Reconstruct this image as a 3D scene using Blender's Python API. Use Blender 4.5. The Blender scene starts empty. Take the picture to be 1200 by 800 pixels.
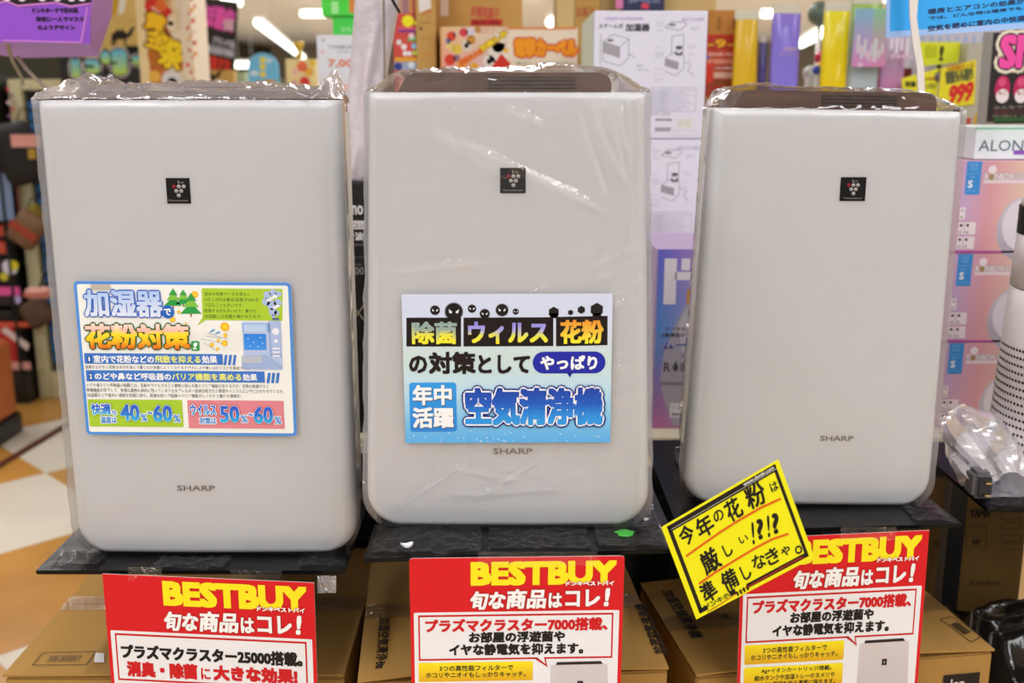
import bpy, math, random, os
from mathutils import Vector, noise
R = math.radians
random.seed(7)
SC = bpy.context.scene
COL = SC.collection

# ------------------------------------------------------------------ camera, world, lights, exposure
F = 1240.0                       # focal length in pixels of the 1200 px wide frame
PITCH = 13.0
CAMZ = 1.5
cd = bpy.data.cameras.new('camera'); cam = bpy.data.objects.new('camera', cd); COL.objects.link(cam)
cam.location = (0, 0, CAMZ); cam.rotation_euler = (R(90 - PITCH), 0, 0)
cd.sensor_width = 36; cd.lens = F / 1200 * 36
cd.clip_start = 0.05; cd.clip_end = 200
cd.dof.use_dof = True; cd.dof.focus_distance = 1.45; cd.dof.aperture_fstop = 3.8
SC.camera = cam
SC.view_settings.view_transform = 'Standard'; SC.view_settings.look = 'None'
SC.view_settings.exposure = -0.88; SC.view_settings.gamma = 1.0
SC.view_settings.use_curve_mapping = False
w = bpy.data.worlds.new('store'); SC.world = w; w.use_nodes = True
w.node_tree.nodes['Background'].inputs[0].default_value = (0.96, 0.98, 1.0, 1)
w.node_tree.nodes['Background'].inputs[1].default_value = 0.36

def area(name, loc, sx, sy, power, rot=(0, 0, 0), col=(0.955, 0.975, 1.0)):
    l = bpy.data.lights.new(name, 'AREA'); l.shape = 'RECTANGLE'; l.size = sx; l.size_y = sy
    l.energy = power; l.color = col
    o = bpy.data.objects.new(name, l); o.location = loc; o.rotation_euler = rot; COL.objects.link(o)
    return o
# rows of ceiling luminaires over and behind the photographer
for x in (-3.3, -1.1, 1.1, 3.3):
    area('ceiling_row_light', (x, -2.0, 3.1), 0.16, 7.5, 190)
for x in (-3.3, 0.0, 3.3):
    area('aisle_row_light', (x, 7.0, 3.1), 0.2, 7.0, 190)
area('far_store_light', (0, 22, 3.1), 24, 20, 1900)
area('far_ceiling_fill', (0, 24, 1.2), 40, 26, 1500, (R(180), 0, 0))  # unseen upward fill, added to brighten the far ceiling

# ------------------------------------------------------------------ pixel rays: where a thing seen at a pixel stands in the room
COSP, SINP = math.cos(R(PITCH)), math.sin(R(PITCH))
CAM = Vector((0, 0, CAMZ))
def ray(px, py):
    xc = (px - 600) / F; yc = (400 - py) / F
    return Vector((xc, COSP + yc * SINP, -SINP + yc * COSP))
def atY(px, py, Y):
    d = ray(px, py); return CAM + d * (Y / d.y)
def atZ(px, py, z):
    d = ray(px, py); return CAM + d * ((z - CAMZ) / d.z)

# ------------------------------------------------------------------ materials
def lin(c):
    if isinstance(c, str):
        c = c.lstrip('#'); c = [int(c[i:i + 2], 16) / 255 for i in (0, 2, 4)]
    return tuple(((x + 0.055) / 1.055) ** 2.4 if x > 0.04045 else x / 12.92 for x in c[:3]) + (1.0,)
MATS = {}
def mat(name, col, rough=0.5, metal=0.0, vary=0.0, scale=8.0, bump=0.0, bscale=60.0, spec=0.5, coat=0.0, stretch=(1, 1, 1)):
    if name in MATS: return MATS[name]
    m = bpy.data.materials.new(name); m.use_nodes = True; nt = m.node_tree; b = nt.nodes['Principled BSDF']
    c = lin(col)
    b.inputs['Base Color'].default_value = c; b.inputs['Roughness'].default_value = rough
    b.inputs['Metallic'].default_value = metal; b.inputs['Specular IOR Level'].default_value = spec
    b.inputs['Coat Weight'].default_value = coat
    tc = nt.nodes.new('ShaderNodeTexCoord'); mp = nt.nodes.new('ShaderNodeMapping')
    mp.inputs['Scale'].default_value = stretch
    nt.links.new(tc.outputs['Object'], mp.inputs[0])
    if vary:
        n = nt.nodes.new('ShaderNodeTexNoise'); n.inputs['Scale'].default_value = scale; n.inputs['Detail'].default_value = 5
        r = nt.nodes.new('ShaderNodeValToRGB')
        r.color_ramp.elements[0].position = 0.3; r.color_ramp.elements[1].position = 0.7
        r.color_ramp.elements[0].color = tuple(x * (1 - vary) for x in c[:3]) + (1,)
        r.color_ramp.elements[1].color = tuple(min(1, x * (1 + vary)) for x in c[:3]) + (1,)
        nt.links.new(mp.outputs[0], n.inputs[0]); nt.links.new(n.outputs[0], r.inputs[0]); nt.links.new(r.outputs[0], b.inputs['Base Color'])
    if bump:
        n = nt.nodes.new('ShaderNodeTexNoise'); n.inputs['Scale'].default_value = bscale; n.inputs['Detail'].default_value = 4
        bu = nt.nodes.new('ShaderNodeBump'); bu.inputs['Strength'].default_value = bump; bu.inputs['Distance'].default_value = 0.01
        nt.links.new(mp.outputs[0], n.inputs[0]); nt.links.new(n.outputs[0], bu.inputs['Height']); nt.links.new(bu.outputs[0], b.inputs['Normal'])
    MATS[name] = m; return m
def emit(name, col, s):
    if name in MATS: return MATS[name]
    m = bpy.data.materials.new(name); m.use_nodes = True; nt = m.node_tree; nt.nodes.clear()
    e = nt.nodes.new('ShaderNodeEmission'); e.inputs[0].default_value = lin(col); e.inputs[1].default_value = s
    o = nt.nodes.new('ShaderNodeOutputMaterial'); nt.links.new(e.outputs[0], o.inputs[0]); MATS[name] = m; return m
def ink_mat(name, rough, spec=0.4):
    m = bpy.data.materials.new(name); m.use_nodes = True; nt = m.node_tree; b = nt.nodes['Principled BSDF']
    a = nt.nodes.new('ShaderNodeAttribute'); a.attribute_name = 'ink'
    nt.links.new(a.outputs['Color'], b.inputs['Base Color']); b.inputs['Roughness'].default_value = rough
    b.inputs['Specular IOR Level'].default_value = spec
    return m
INK = ink_mat('printed_ink', 0.55, 0.3); INKG = ink_mat('glossy_printed_ink', 0.35, 0.2)
def film_mat(name, base, milky, rough, tint=(0.97, 0.97, 0.99), bump=0.4, bscale=35):
    m = bpy.data.materials.new(name); m.use_nodes = True; nt = m.node_tree; nt.nodes.clear()
    N = nt.nodes.new; L = nt.links.new
    o = N('ShaderNodeOutputMaterial'); tr = N('ShaderNodeBsdfTransparent'); gl = N('ShaderNodeBsdfGlossy'); df = N('ShaderNodeBsdfDiffuse'); tl = N('ShaderNodeBsdfTranslucent')
    tr.inputs[0].default_value = (0.985, 0.985, 0.985, 1); gl.inputs['Color'].default_value = (1, 1, 1, 1); gl.inputs['Roughness'].default_value = rough
    df.inputs[0].default_value = lin((0.93, 0.92, 0.95)); tl.inputs[0].default_value = lin((0.93, 0.92, 0.95))
    lw = N('ShaderNodeFresnel'); lw.inputs['IOR'].default_value = 1.5
    mu = N('ShaderNodeMath'); mu.operation = 'MULTIPLY_ADD'; mu.inputs[1].default_value = 0.6; mu.inputs[2].default_value = base; mu.use_clamp = True
    L(lw.outputs[0], mu.inputs[0])
    tc = N('ShaderNodeTexCoord'); n = N('ShaderNodeTexNoise'); n.inputs['Scale'].default_value = bscale; n.inputs['Detail'].default_value = 3
    n.inputs['Distortion'].default_value = 1.5
    bu = N('ShaderNodeBump'); bu.inputs['Strength'].default_value = bump; bu.inputs['Distance'].default_value = 0.004
    L(tc.outputs['Object'], n.inputs[0]); L(n.outputs[0], bu.inputs['Height']); L(bu.outputs[0], gl.inputs['Normal']); L(bu.outputs[0], lw.inputs['Normal'])
    m0 = N('ShaderNodeMixShader'); L(df.outputs[0], m0.inputs[1]); L(tl.outputs[0], m0.inputs[2])
    m1 = N('ShaderNodeMixShader'); m1.inputs[0].default_value = milky; L(tr.outputs[0], m1.inputs[1]); L(m0.outputs[0], m1.inputs[2])
    m2 = N('ShaderNodeMixShader'); L(mu.outputs[0], m2.inputs[0]); L(m1.outputs[0], m2.inputs[1]); L(gl.outputs[0], m2.inputs[2])
    L(m2.outputs[0], o.inputs[0]); MATS[name] = m; return m

WHITE = mat('white_plastic', '#d8d9dd', 0.42, spec=0.4, coat=0.15)
REAR = mat('rear_white_plastic', '#cfcbc6', 0.5)
BROWN = mat('brown_gloss_plastic', '#5e453d', 0.22, vary=0.15, scale=9)
BLACKP = mat('black_plastic', '#151414', 0.35)
DARK = mat('dark_slot', '#090808', 0.6)
PLATE = mat('black_acrylic_plate', '#0c0b0b', 0.25, vary=0.4, scale=14, bump=0.12, bscale=25, spec=0.15)
STEEL = mat('black_steel', '#0d0c0c', 0.5)
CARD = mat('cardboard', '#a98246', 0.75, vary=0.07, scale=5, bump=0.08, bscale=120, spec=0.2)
CARDD = mat('shaded_cardboard', '#76592f', 0.8, vary=0.1, scale=5, spec=0.2)  # cardboard colour darkened for the shade behind the rack
CARDIN = mat('cardboard_edge', '#6f5530', 0.9)
PAPER = mat('white_card', '#e9e9ee', 0.5, spec=0.3)
CREAM = mat('cream_steel', '#ddd9c0', 0.45)
SILVERG = mat('grey_mark', '#8b8480', 0.4)
FILM = film_mat('polythene_film', 0.0, 0.01, 0.06, bump=0.10)
PLATEFILM = film_mat('film_scrap', 0.0, 0.0, 0.07, bump=0.8, bscale=50)
FILMTOP = film_mat('gathered_film', 0.06, 0.22, 0.06, bump=0.5, bscale=50)
FILMC = film_mat('crinkled_polythene_film', 0.02, 0.04, 0.05, bump=0.25, bscale=60)
FILMM = film_mat('milky_polythene', 0.05, 0.55, 0.16, bump=0.5)
TAPE = film_mat('clear_tape', 0.0, 0.03, 0.12, bump=0.5, bscale=60)

# ------------------------------------------------------------------ object helpers
ORG = {}
def link(o, parent):
    COL.objects.link(o)
    if parent is not None: o.parent = parent
def tag(o, label=None, cat=None, group=None, kind=None):
    if label: o['label'] = label
    if cat: o['category'] = cat
    if group: o['group'] = group
    if kind: o['kind'] = kind
    return o
def thing(name, label, cat, loc, group=None):
    o = bpy.data.objects.new(name, None); o.empty_display_size = 0.05; COL.objects.link(o); o.location = loc
    ORG[o.name] = Vector(loc); return tag(o, label, cat, group)
def base_of(o):
    p = Vector((0, 0, 0)) if o is None else ORG[o.name]
    return p
def obj(name, verts, faces, m, parent=None, smooth=False, midx=None, cols=None, origin=None):
    """links ONE mesh object; verts are given in room coordinates"""
    if parent is None:
        if origin is None:
            xs = [v[0] for v in verts]; ys = [v[1] for v in verts]; zs = [v[2] for v in verts]
            origin = ((min(xs) + max(xs)) / 2, (min(ys) + max(ys)) / 2, min(zs))
        org = Vector(origin)
    else:
        org = ORG[parent.name]
    me = bpy.data.meshes.new(name)
    me.from_pydata([(v[0] - org.x, v[1] - org.y, v[2] - org.z) for v in verts], [], faces)
    for mm in (m if isinstance(m, (list, tuple)) else [m]): me.materials.append(mm)
    if midx: me.polygons.foreach_set('material_index', midx)
    if smooth: me.polygons.foreach_set('use_smooth', [True] * len(me.polygons))
    if cols:
        a = me.color_attributes.new('ink', 'FLOAT_COLOR', 'POINT')
        a.data.foreach_set('color', [x for c in cols for x in c])
    me.validate(); me.update()
    o = bpy.data.objects.new(name, me); link(o, parent)
    if parent is None: o.location = org
    ORG[o.name] = org
    return o
def boxm(x0, x1, y0, y1, z0, z1):
    v = [(x, y, z) for x in (x0, x1) for y in (y0, y1) for z in (z0, z1)]
    f = [(0, 1, 3, 2), (4, 6, 7, 5), (0, 4, 5, 1), (2, 3, 7, 6), (0, 2, 6, 4), (1, 5, 7, 3)]
    return v, f
def yawed(v, c, a):
    ca, sa = math.cos(R(a)), math.sin(R(a))
    return [(c[0] + (p[0] - c[0]) * ca - (p[1] - c[1]) * sa, c[1] + (p[0] - c[0]) * sa + (p[1] - c[1]) * ca, p[2]) for p in v]
def join(parts):
    V, Fc = [], []
    for v, f in parts:
        n = len(V); V += list(v); Fc += [tuple(i + n for i in q) for q in f]
    return V, Fc
def bbox_bevel(x0, x1, y0, y1, z0, z1, r=0.004):
    """box with chamfered edges"""
    import bmesh
    bm = bmesh.new(); v, f = boxm(x0, x1, y0, y1, z0, z1)
    bv = [bm.verts.new(p) for p in v]
    for q in f: bm.faces.new([bv[i] for i in q])
    bmesh.ops.recalc_face_normals(bm, faces=bm.faces)
    bmesh.ops.bevel(bm, geom=list(bm.edges), offset=r, segments=2, affect='EDGES')
    bm.verts.ensure_lookup_table(); bm.verts.index_update()
    V = [tuple(p.co) for p in bm.verts]; Fc = [tuple(p.index for p in q.verts) for q in bm.faces]; bm.free()
    return V, Fc
def tube(path, r, n=8, closed=False):
    V, Fc = [], []
    P = [Vector(p) for p in path]
    for i, p in enumerate(P):
        d = (P[min(i + 1, len(P) - 1)] - P[max(i - 1, 0)]).normalized()
        a = d.cross(Vector((0, 0, 1)))
        if a.length < 1e-3: a = d.cross(Vector((0, 1, 0)))
        a.normalize(); b = d.cross(a)
        rr = r[i] if isinstance(r, (list, tuple)) else r
        for k in range(n):
            t = 2 * math.pi * k / n
            V.append(tuple(p + a * rr * math.cos(t) + b * rr * math.sin(t)))
    for i in range(len(P) - 1):
        for k in range(n):
            Fc.append((i * n + k, i * n + (k + 1) % n, (i + 1) * n + (k + 1) % n, (i + 1) * n + k))
    Fc.append(tuple(range(n))); Fc.append(tuple(range((len(P) - 1) * n, len(P) * n)))
    return V, Fc
def prism(pts, vec):
    """closed polygon swept along vec"""
    n = len(pts); vec = Vector(vec)
    V = [tuple(p) for p in pts] + [tuple(Vector(p) + vec) for p in pts]
    return V, [tuple(range(n)), tuple(range(2 * n - 1, n - 1, -1))] + [(i, (i + 1) % n, (i + 1) % n + n, i + n) for i in range(n)]

# ------------------------------------------------------------------ printing on flat faces
GL = {}
def glyphs(s, bold=0.0, res=2):
    k = (s, bold, res)
    if k in GL: return GL[k]
    cu = bpy.data.curves.new('t', 'FONT'); cu.body = s; cu.resolution_u = res; cu.offset = bold
    o = bpy.data.objects.new('t', cu); COL.objects.link(o)
    dg = bpy.context.evaluated_depsgraph_get(); me = bpy.data.meshes.new_from_object(o.evaluated_get(dg))
    V = [(v.co.x, v.co.y) for v in me.vertices]; Fc = [tuple(p.vertices) for p in me.polygons]
    bpy.data.objects.remove(o); bpy.data.curves.remove(cu); bpy.data.meshes.remove(me)
    if not V: V = [(0, 0), (1, 0), (1, 1)]; Fc = []
    x0 = min(v[0] for v in V); x1 = max(v[0] for v in V); y0 = min(v[1] for v in V); y1 = max(v[1] for v in V)
    V = [((v[0] - x0) / max(x1 - x0, 1e-6), (v[1] - y0) / max(y1 - y0, 1e-6)) for v in V]
    GL[k] = (V, Fc); return GL[k]

def mixc(a, b, t): return tuple(a[i] + (b[i] - a[i]) * t for i in range(4))
STEP = 0.00016
class Face:
    """a flat face in the room (origin top left, U right, V down, N towards the viewer) that print is laid on in metres"""
    def __init__(s, O, U, V, n=None):
        s.O = Vector(O); s.U = Vector(U).normalized(); s.V = Vector(V).normalized(); s.N = s.V.cross(s.U).normalized() if n is None else Vector(n)
        if s.N.dot(CAM - s.O) < 0: s.N = -s.N
        s.cx, s.cy, s.cs = 0, 0, 1.0
        s.v, s.f, s.c = [], [], []
    def crop(s, x0, y0, scale): s.cx, s.cy, s.cs = x0, y0, scale; return s
    def uv(s, px, py):
        d = ray(s.cx + px / s.cs, s.cy + py / s.cs)
        t = (s.O - CAM).dot(s.N) / d.dot(s.N); p = CAM + d * t - s.O
        c = s.U.dot(s.V); pu, pv = p.dot(s.U), p.dot(s.V); k = 1 - c * c
        return (pu - c * pv) / k, (pv - c * pu) / k
    def pt(s, u, v, layer=0): return s.O + s.U * u + s.V * v + s.N * (layer * STEP)
    def add(s, pts, faces, cols, layer):
        n = len(s.v)
        s.v += [tuple(s.pt(u, v, layer)) for u, v in pts]; s.f += [tuple(i + n for i in q) for q in faces]; s.c += cols
    def poly(s, P, col, layer=1, px=True, col2=None):
        P = [s.uv(*p) for p in P] if px else P
        c = lin(col); v0 = min(p[1] for p in P); v1 = max(p[1] for p in P)
        cc = [c] * len(P) if col2 is None else [mixc(c, lin(col2), (p[1] - v0) / (v1 - v0)) for p in P]
        s.add(P, [tuple(range(len(P)))], cc, layer)
    def box(s, x0, y0, x1, y1):
        a = s.uv(x0, y0); b = s.uv(x1, y1); return a[0], a[1], b[0], b[1]
    def rect(s, x0, y0, x1, y1, col, layer=1, col2=None, horiz=False, r=0, px=True, skew=0):
        u0, v0, u1, v1 = s.box(x0, y0, x1, y1) if px else (x0, y0, x1, y1)
        c = lin(col); d = lin(col2) if col2 else c
        if r:
            P = []
            for cx_, cy_, a0 in ((u1 - r, v0 + r, -90), (u1 - r, v1 - r, 0), (u0 + r, v1 - r, 90), (u0 + r, v0 + r, 180)):
                for k in range(7):
                    a = R(a0 + 15 * k); P.append((cx_ + r * math.cos(a), cy_ + r * math.sin(a)))
            cc = [mixc(c, d, (p[1] - v0) / (v1 - v0)) for p in P]
            s.add(P, [tuple(range(len(P)))], cc, layer); return
        if skew: k = skew * abs(v1 - v0)
        else: k = 0
        P = [(u0 + k, v0), (u1 + k, v0), (u1, v1), (u0, v1)]
        cc = [c, d, d, c] if horiz else [c, c, d, d]
        s.add(P, [(0, 1, 2, 3)], cc, layer)
    def grad(s, x0, y0, x1, y1, fn, layer=1, n=12, px=True):
        u0, v0, u1, v1 = s.box(x0, y0, x1, y1) if px else (x0, y0, x1, y1)
        P, cc, Q = [], [], []
        for j in range(n + 1):
            for i in range(n + 1):
                a, b = i / n, j / n; P.append((u0 + (u1 - u0) * a, v0 + (v1 - v0) * b)); cc.append(lin(fn(a, b)))
        for j in range(n):
            for i in range(n): k = j * (n + 1) + i; Q.append((k, k + 1, k + n + 2, k + n + 1))
        s.add(P, Q, cc, layer)
    def disc(s, x, y, rx, col, layer=1, ry=None, n=20, col2=None, spikes=0, sr=0.2, px=True):
        u, v = s.uv(x, y) if px else (x, y)
        if px:
            a = s.uv(x + rx, y); ru = abs(a[0] - u); rv = ru * (ry / rx if ry else 1)
        else: ru, rv = rx, ry or rx
        if spikes: n = spikes * 2
        P = []
        for k in range(n):
            q = 1 + (sr if (spikes and k % 2) else 0); t = 2 * math.pi * k / n
            P.append((u + ru * q * math.cos(t), v + rv * q * math.sin(t)))
        c = lin(col); d = lin(col2) if col2 else c
        s.add([(u, v)] + P, [(0, i + 1, (i + 1) % n + 1) for i in range(n)], [mixc(c, d, .5)] + [mixc(c, d, (p[1] - v + rv) / (2 * rv)) for p in P], layer)
    def line(s, pts, wpx, col, layer=1, px=True):
        P = [s.uv(*p) for p in pts] if px else pts
        if px: wd = abs(s.uv(pts[0][0] + wpx, pts[0][1])[0] - s.uv(*pts[0])[0])
        else: wd = wpx
        c = lin(col)
        for a, b in zip(P[:-1], P[1:]):
            dx, dy = b[0] - a[0], b[1] - a[1]; l = math.hypot(dx, dy) or 1e-6; nx, ny = -dy / l * wd / 2, dx / l * wd / 2
            s.add([(a[0] + nx, a[1] + ny), (b[0] + nx, b[1] + ny), (b[0] - nx, b[1] - ny), (a[0] - nx, a[1] - ny)], [(0, 1, 2, 3)], [c] * 4, layer)
    def frame(s, x0, y0, x1, y1, wpx, col, layer=1):
        s.line([(x0, y0), (x1, y0), (x1, y1), (x0, y1), (x0, y0)], wpx, col, layer)
    def text(s, t, x0, y0, x1, y1, col, layer=3, bold=0.0, col2=None, out=None, rot=0, skew=0, px=True, res=2, arc=0, grads=None):
        """ink box x0,y0,x1,y1; out = [(width in metres, colour), ...] outlines below"""
        V, Fc = glyphs(t, 0.0, res)
        if px:
            a = s.uv(x0, (y0 + y1) / 2); b = s.uv(x1, (y0 + y1) / 2); c = s.uv((x0 + x1) / 2, y0); d = s.uv((x0 + x1) / 2, y1)
            u0, u1, v0, v1 = a[0], b[0], c[1], d[1]
        else: u0, u1, v0, v1 = x0, x1, y0, y1
        bw = min(bold * abs(v1 - v0) * 0.9, abs(u1 - u0) * .2)
        u0 += bw; u1 -= bw; v0 += bw; v1 -= bw
        um, vm = (u0 + u1) / 2, (v0 + v1) / 2; ca, sa = math.cos(R(rot)), math.sin(R(rot))
        P = []
        for gx, gy in V:
            u = u0 + (u1 - u0) * gx + skew * (v1 - v0) * (gy - .5); v = v1 - (v1 - v0) * gy - arc * (1 - (2 * gx - 1) ** 2)
            du, dv = u - um, v - vm; P.append((um + du * ca + dv * sa, vm - du * sa + dv * ca))
        stops = grads or ([(0, col), (1, col2)] if col2 else None)
        if stops:
            st = [(a_, lin(b_)) for a_, b_ in stops]
            def cf(g):
                g = 1 - g
                for (a_, ca_), (b_, cb_) in zip(st[:-1], st[1:]):
                    if g <= b_: return mixc(ca_, cb_, max(0, (g - a_) / max(b_ - a_, 1e-6)))
                return st[-1][1]
            cc = [cf(g[1]) for g in V]
        else: cc = [lin(col)] * len(P)
        if out:
            for li, (wd, oc) in enumerate(out):
                oc = lin(oc); n = 12 if wd > 0.0008 else 8; wd = wd + bw * .6
                for k in range(n):
                    a = 2 * math.pi * k / n; du, dv = wd * math.cos(a), wd * math.sin(a)
                    s.add([(p[0] + du, p[1] + dv) for p in P], Fc, [oc] * len(P), layer - 1 - li - .06 * k)
        s.add(P, Fc, cc, layer)
        if bw > 0:
            n = 8 if bold > .028 else 4
            for k in range(n):
                a = 2 * math.pi * k / n; ca2, sa2 = math.cos(a + R(0 if n == 8 else 45)), math.sin(a + R(0 if n == 8 else 45)); mm = max(abs(ca2), abs(sa2)); s.add([(p[0] + bw * ca2 / mm, p[1] + bw * sa2 / mm) for p in P], Fc, cc, layer - .03 * (k + 1))
            if bold > .05: s.add([(p[0] + bw * .5, p[1]) for p in P], Fc, cc, layer - .29); s.add([(p[0] - bw * .5, p[1]) for p in P], Fc, cc, layer - .32)
    def build(s, name, parent, m=None):
        if s.v: obj(name, s.v, s.f, m or INK, parent, cols=s.c)
        s.v, s.f, s.c = [], [], []

def sheet(name, label, cat, TL, TR, BL, Y, yaw, m, group=None, thick=0.0007, r=0.0, oblique=False, height=None):
    """rigid card standing in a vertical plane turned by yaw; corners read off the photo at its own distance"""
    n = Vector((math.sin(R(yaw)), -math.cos(R(yaw)), 0)); P0 = atY(TL[0], TL[1], Y)
    def hit(p):
        d = ray(*p); return CAM + d * ((P0 - CAM).dot(n) / d.dot(n))
    A, B, C = P0, hit(TR), hit(BL)
    U = (B - A); wd = U.length; U.normalize(); V = n.cross(U).normalized()
    if V.z > 0: V = -V
    h = height or (C - A).dot(V)
    if oblique: V = (C - A).normalized(); h = (C - A).length
    fc = Face(A, U, V, n)
    fc.N = n
    pts = []
    if r:
        for cx_, cy_, a0 in ((wd - r, r, -90), (wd - r, h - r, 0), (r, h - r, 90), (r, r, 180)):
            for k in range(5):
                a = R(a0 + 22.5 * k); pts.append(A + U * (cx_ + r * math.cos(a)) + V * (cy_ + r * math.sin(a)))
    else: pts = [A, A + U * wd, A + U * wd + V * h, A + V * h]
    v, f = prism(pts, -n * thick)
    o = obj(name, v, f, m)
    if label: tag(o, label, cat, group)
    return o, fc, wd, h

def carton(name, label, cat, x0, y0, x1, y1, Y, depth, m, group=None, zb=None, zt=None, yaw=0, bevel=0.0):
    ym = (max(y0, -40) + y1) / 2
    X0 = atY(x0, ym, Y).x; X1 = atY(x1, ym, Y).x
    z1 = atY(x0, y0, Y).z if zt is None else zt; z0 = atY(x0, y1, Y).z if zb is None else zb
    v, f = boxm(X0, X1, Y, Y + depth, z0, z1) if not bevel else bbox_bevel(X0, X1, Y, Y + depth, z0, z1, bevel)
    v = yawed(v, (X0, Y), yaw)
    o = obj(name, v, f, m, origin=((X0 + X1) / 2, Y + depth / 2, z0))
    tag(o, label, cat, group)
    ca, sa = math.cos(R(yaw)), math.sin(R(yaw))
    fc = Face((X0 - sa * 0.0, Y, z1), (ca, sa, 0), (0, 0, -1), (sa, -ca, 0)); fc.O = fc.O + fc.N * 0.0003
    fc.w = X1 - X0; fc.h = z1 - z0; fc.d = depth
    return o, fc

# ------------------------------------------------------------------ the setting
FX, FY, TS = -1.91, 4.10, 0.69          # a corner of the diagonal floor checker and its tile size
def floor_mat(name='vinyl_floor'):
    m = bpy.data.materials.new(name); m.use_nodes = True; nt = m.node_tree; b = nt.nodes['Principled BSDF']
    N = nt.nodes.new; L = nt.links.new
    g = N('ShaderNodeNewGeometry'); mp = N('ShaderNodeMapping'); mp.vector_type = 'TEXTURE'
    mp.inputs['Location'].default_value = (FX, FY, 0.31); mp.inputs['Rotation'].default_value = (0, 0, R(45)); mp.inputs['Scale'].default_value = (TS, TS, 1)
    ck = N('ShaderNodeTexChecker'); ck.inputs['Scale'].default_value = 1.0
    ck.inputs['Color1'].default_value = lin('#e3dccb'); ck.inputs['Color2'].default_value = lin('#c89a55')
    L(g.outputs['Position'], mp.inputs[0]); L(mp.outputs[0], ck.inputs[0])
    L(ck.outputs[0], b.inputs['Base Color']); b.inputs['Roughness'].default_value = 0.25
    return m
v, f = boxm(-30, 30, -6, 42, -0.1, 0.0); o = obj('floor', v, f, floor_mat()); tag(o, kind='structure')
floor = o
TC = mat('cream_vinyl_tile', '#e9e4d6', 0.22, vary=0.06, scale=3); TO = mat('ochre_vinyl_tile', '#c99448', 0.25, vary=0.12, scale=4)
s2 = TS
tm = {}
for i in range(-8, 8):
    for j in range(-6, 9):
        # tile spans i..i+1, j..j+1 along the diagonals
        a, b = Vector((math.cos(R(45)), math.sin(R(45)), 0)), Vector((-math.sin(R(45)), math.cos(R(45)), 0))
        c = Vector((FX, FY, 0)) + a * (i + .5) * s2 + b * (j + .5) * s2
        if not (-4.6 < c.x < -0.9 and 2.2 < c.y < 7.4 and c.x < -0.35 * c.y): continue
        cream = (i + j) % 2 == 0
        if cream not in tm:
            h = s2 / 2 - 0.0012
            P = [a * (-h) + b * (-h), a * h + b * (-h), a * h + b * h, -a * h + b * h]
            vv, ff = prism([p + Vector((0, 0, 0.0018)) for p in P], (0, 0, -0.002))
            me = bpy.data.meshes.new('tile'); me.from_pydata([tuple(q) for q in vv], [], ff); me.materials.append(TC if cream else TO); tm[cream] = me
        t = bpy.data.objects.new('tile', tm[cream]); COL.objects.link(t); t.parent = floor; t.location = c - ORG[floor.name] + Vector((0, 0, 0.0002))
# dark seam strip on the floor
A = atZ(0, 545, 0.004); B = atZ(75, 500, 0.004); d = (B - A).normalized(); nrm = Vector((-d.y, d.x, 0)) * 0.02
A2 = A - d * 1.5; B2 = B + d * 1.5
v, f = prism([A2 - nrm, A2 + nrm, B2 + nrm, B2 - nrm], (0, 0, 0.003)); tag(obj('trim_1', v, f, mat('brown_seam', '#5d2f1c', 0.5)), kind='structure')
CEILM = mat('ceiling_panel', '#d8cfc0', 0.8, vary=0.03, scale=1)
v, f = boxm(-30, 30, -8, 42, 3.3, 3.4); tag(obj('ceiling', v, f, CEILM), kind='structure')
v, f = boxm(-30, 30, 41, 41.2, 0.001, 3.299); tag(obj('wall_back', v, f, mat('far_wall', '#cfc4b2', 0.8, vary=0.04, scale=.6)), kind='structure')
v, f = boxm(-9.2, -9.0, 3, 40.9, 0.001, 3.299); tag(obj('wall_left', v, f, mat('left_wall', '#4f4a38', 0.8, vary=0.1)), kind='structure')

TUBE = emit('lit_fluorescent_tube', '#fbfff0', 9.0)
HOUS = mat('luminaire_housing', '#e8e6e0', 0.5)
def tube_light(label, p0, p1, r):
    p0, p1 = Vector(p0), Vector(p1)
    t = thing('ceiling_light', label, 'light', (p0 + p1) / 2, None)
    v, f = tube([p0, p1], r, 10); obj('fluorescent_tube', v, f, TUBE, t)
    up = Vector((0, 0, r * 1.1)); s = (p1 - p0).cross(Vector((0, 0, 1))).normalized() * r * 1.3
    v, f = prism([p0 + up - s, p0 + up + s, p1 + up + s, p1 + up - s], (0, 0, 0.05)); obj('housing', v, f, HOUS, t)
    for q in (p0 + (p1 - p0) * .1, p0 + (p1 - p0) * .9):
        v, f = tube([q + up, (q.x, q.y, 3.3)], 0.006, 6); obj('suspension_rod', v, f, HOUS, t)
tube_light('long row of lit tubes slanting down toward the blue arched sign', atY(302, 27, 17), atY(356, 69, 33), 0.055)
tube_light('short lit tube seen beside the green box', atY(353, 16, 22), atY(384, 16, 22), 0.06)
tube_light('short lit tube left of the blue arched sign', atY(276, 76, 30), atY(297, 76, 30), 0.08)
tube_light('lit tube at the top edge above the black and pink poster', atY(262, -4, 12), atY(280, 3, 14), 0.045)
tube_light('short lit tube between the yellow bag and the purple bag', atY(893, 16, 22), atY(916, 16, 22), 0.07)
tube_light('slanting lit tube right of the purple bag', atY(938, 52, 18), atY(974, 33, 11), 0.05)
tube_light('short lit tube at the top between the brown box and the humidifier box', atY(1027, -6, 14), atY(1046, -2, 14), 0.06)
tube_light('lit tube end glowing beside the orange lettered box', atY(646, 26, 20), atY(653, 24, 22), 0.09)

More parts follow.
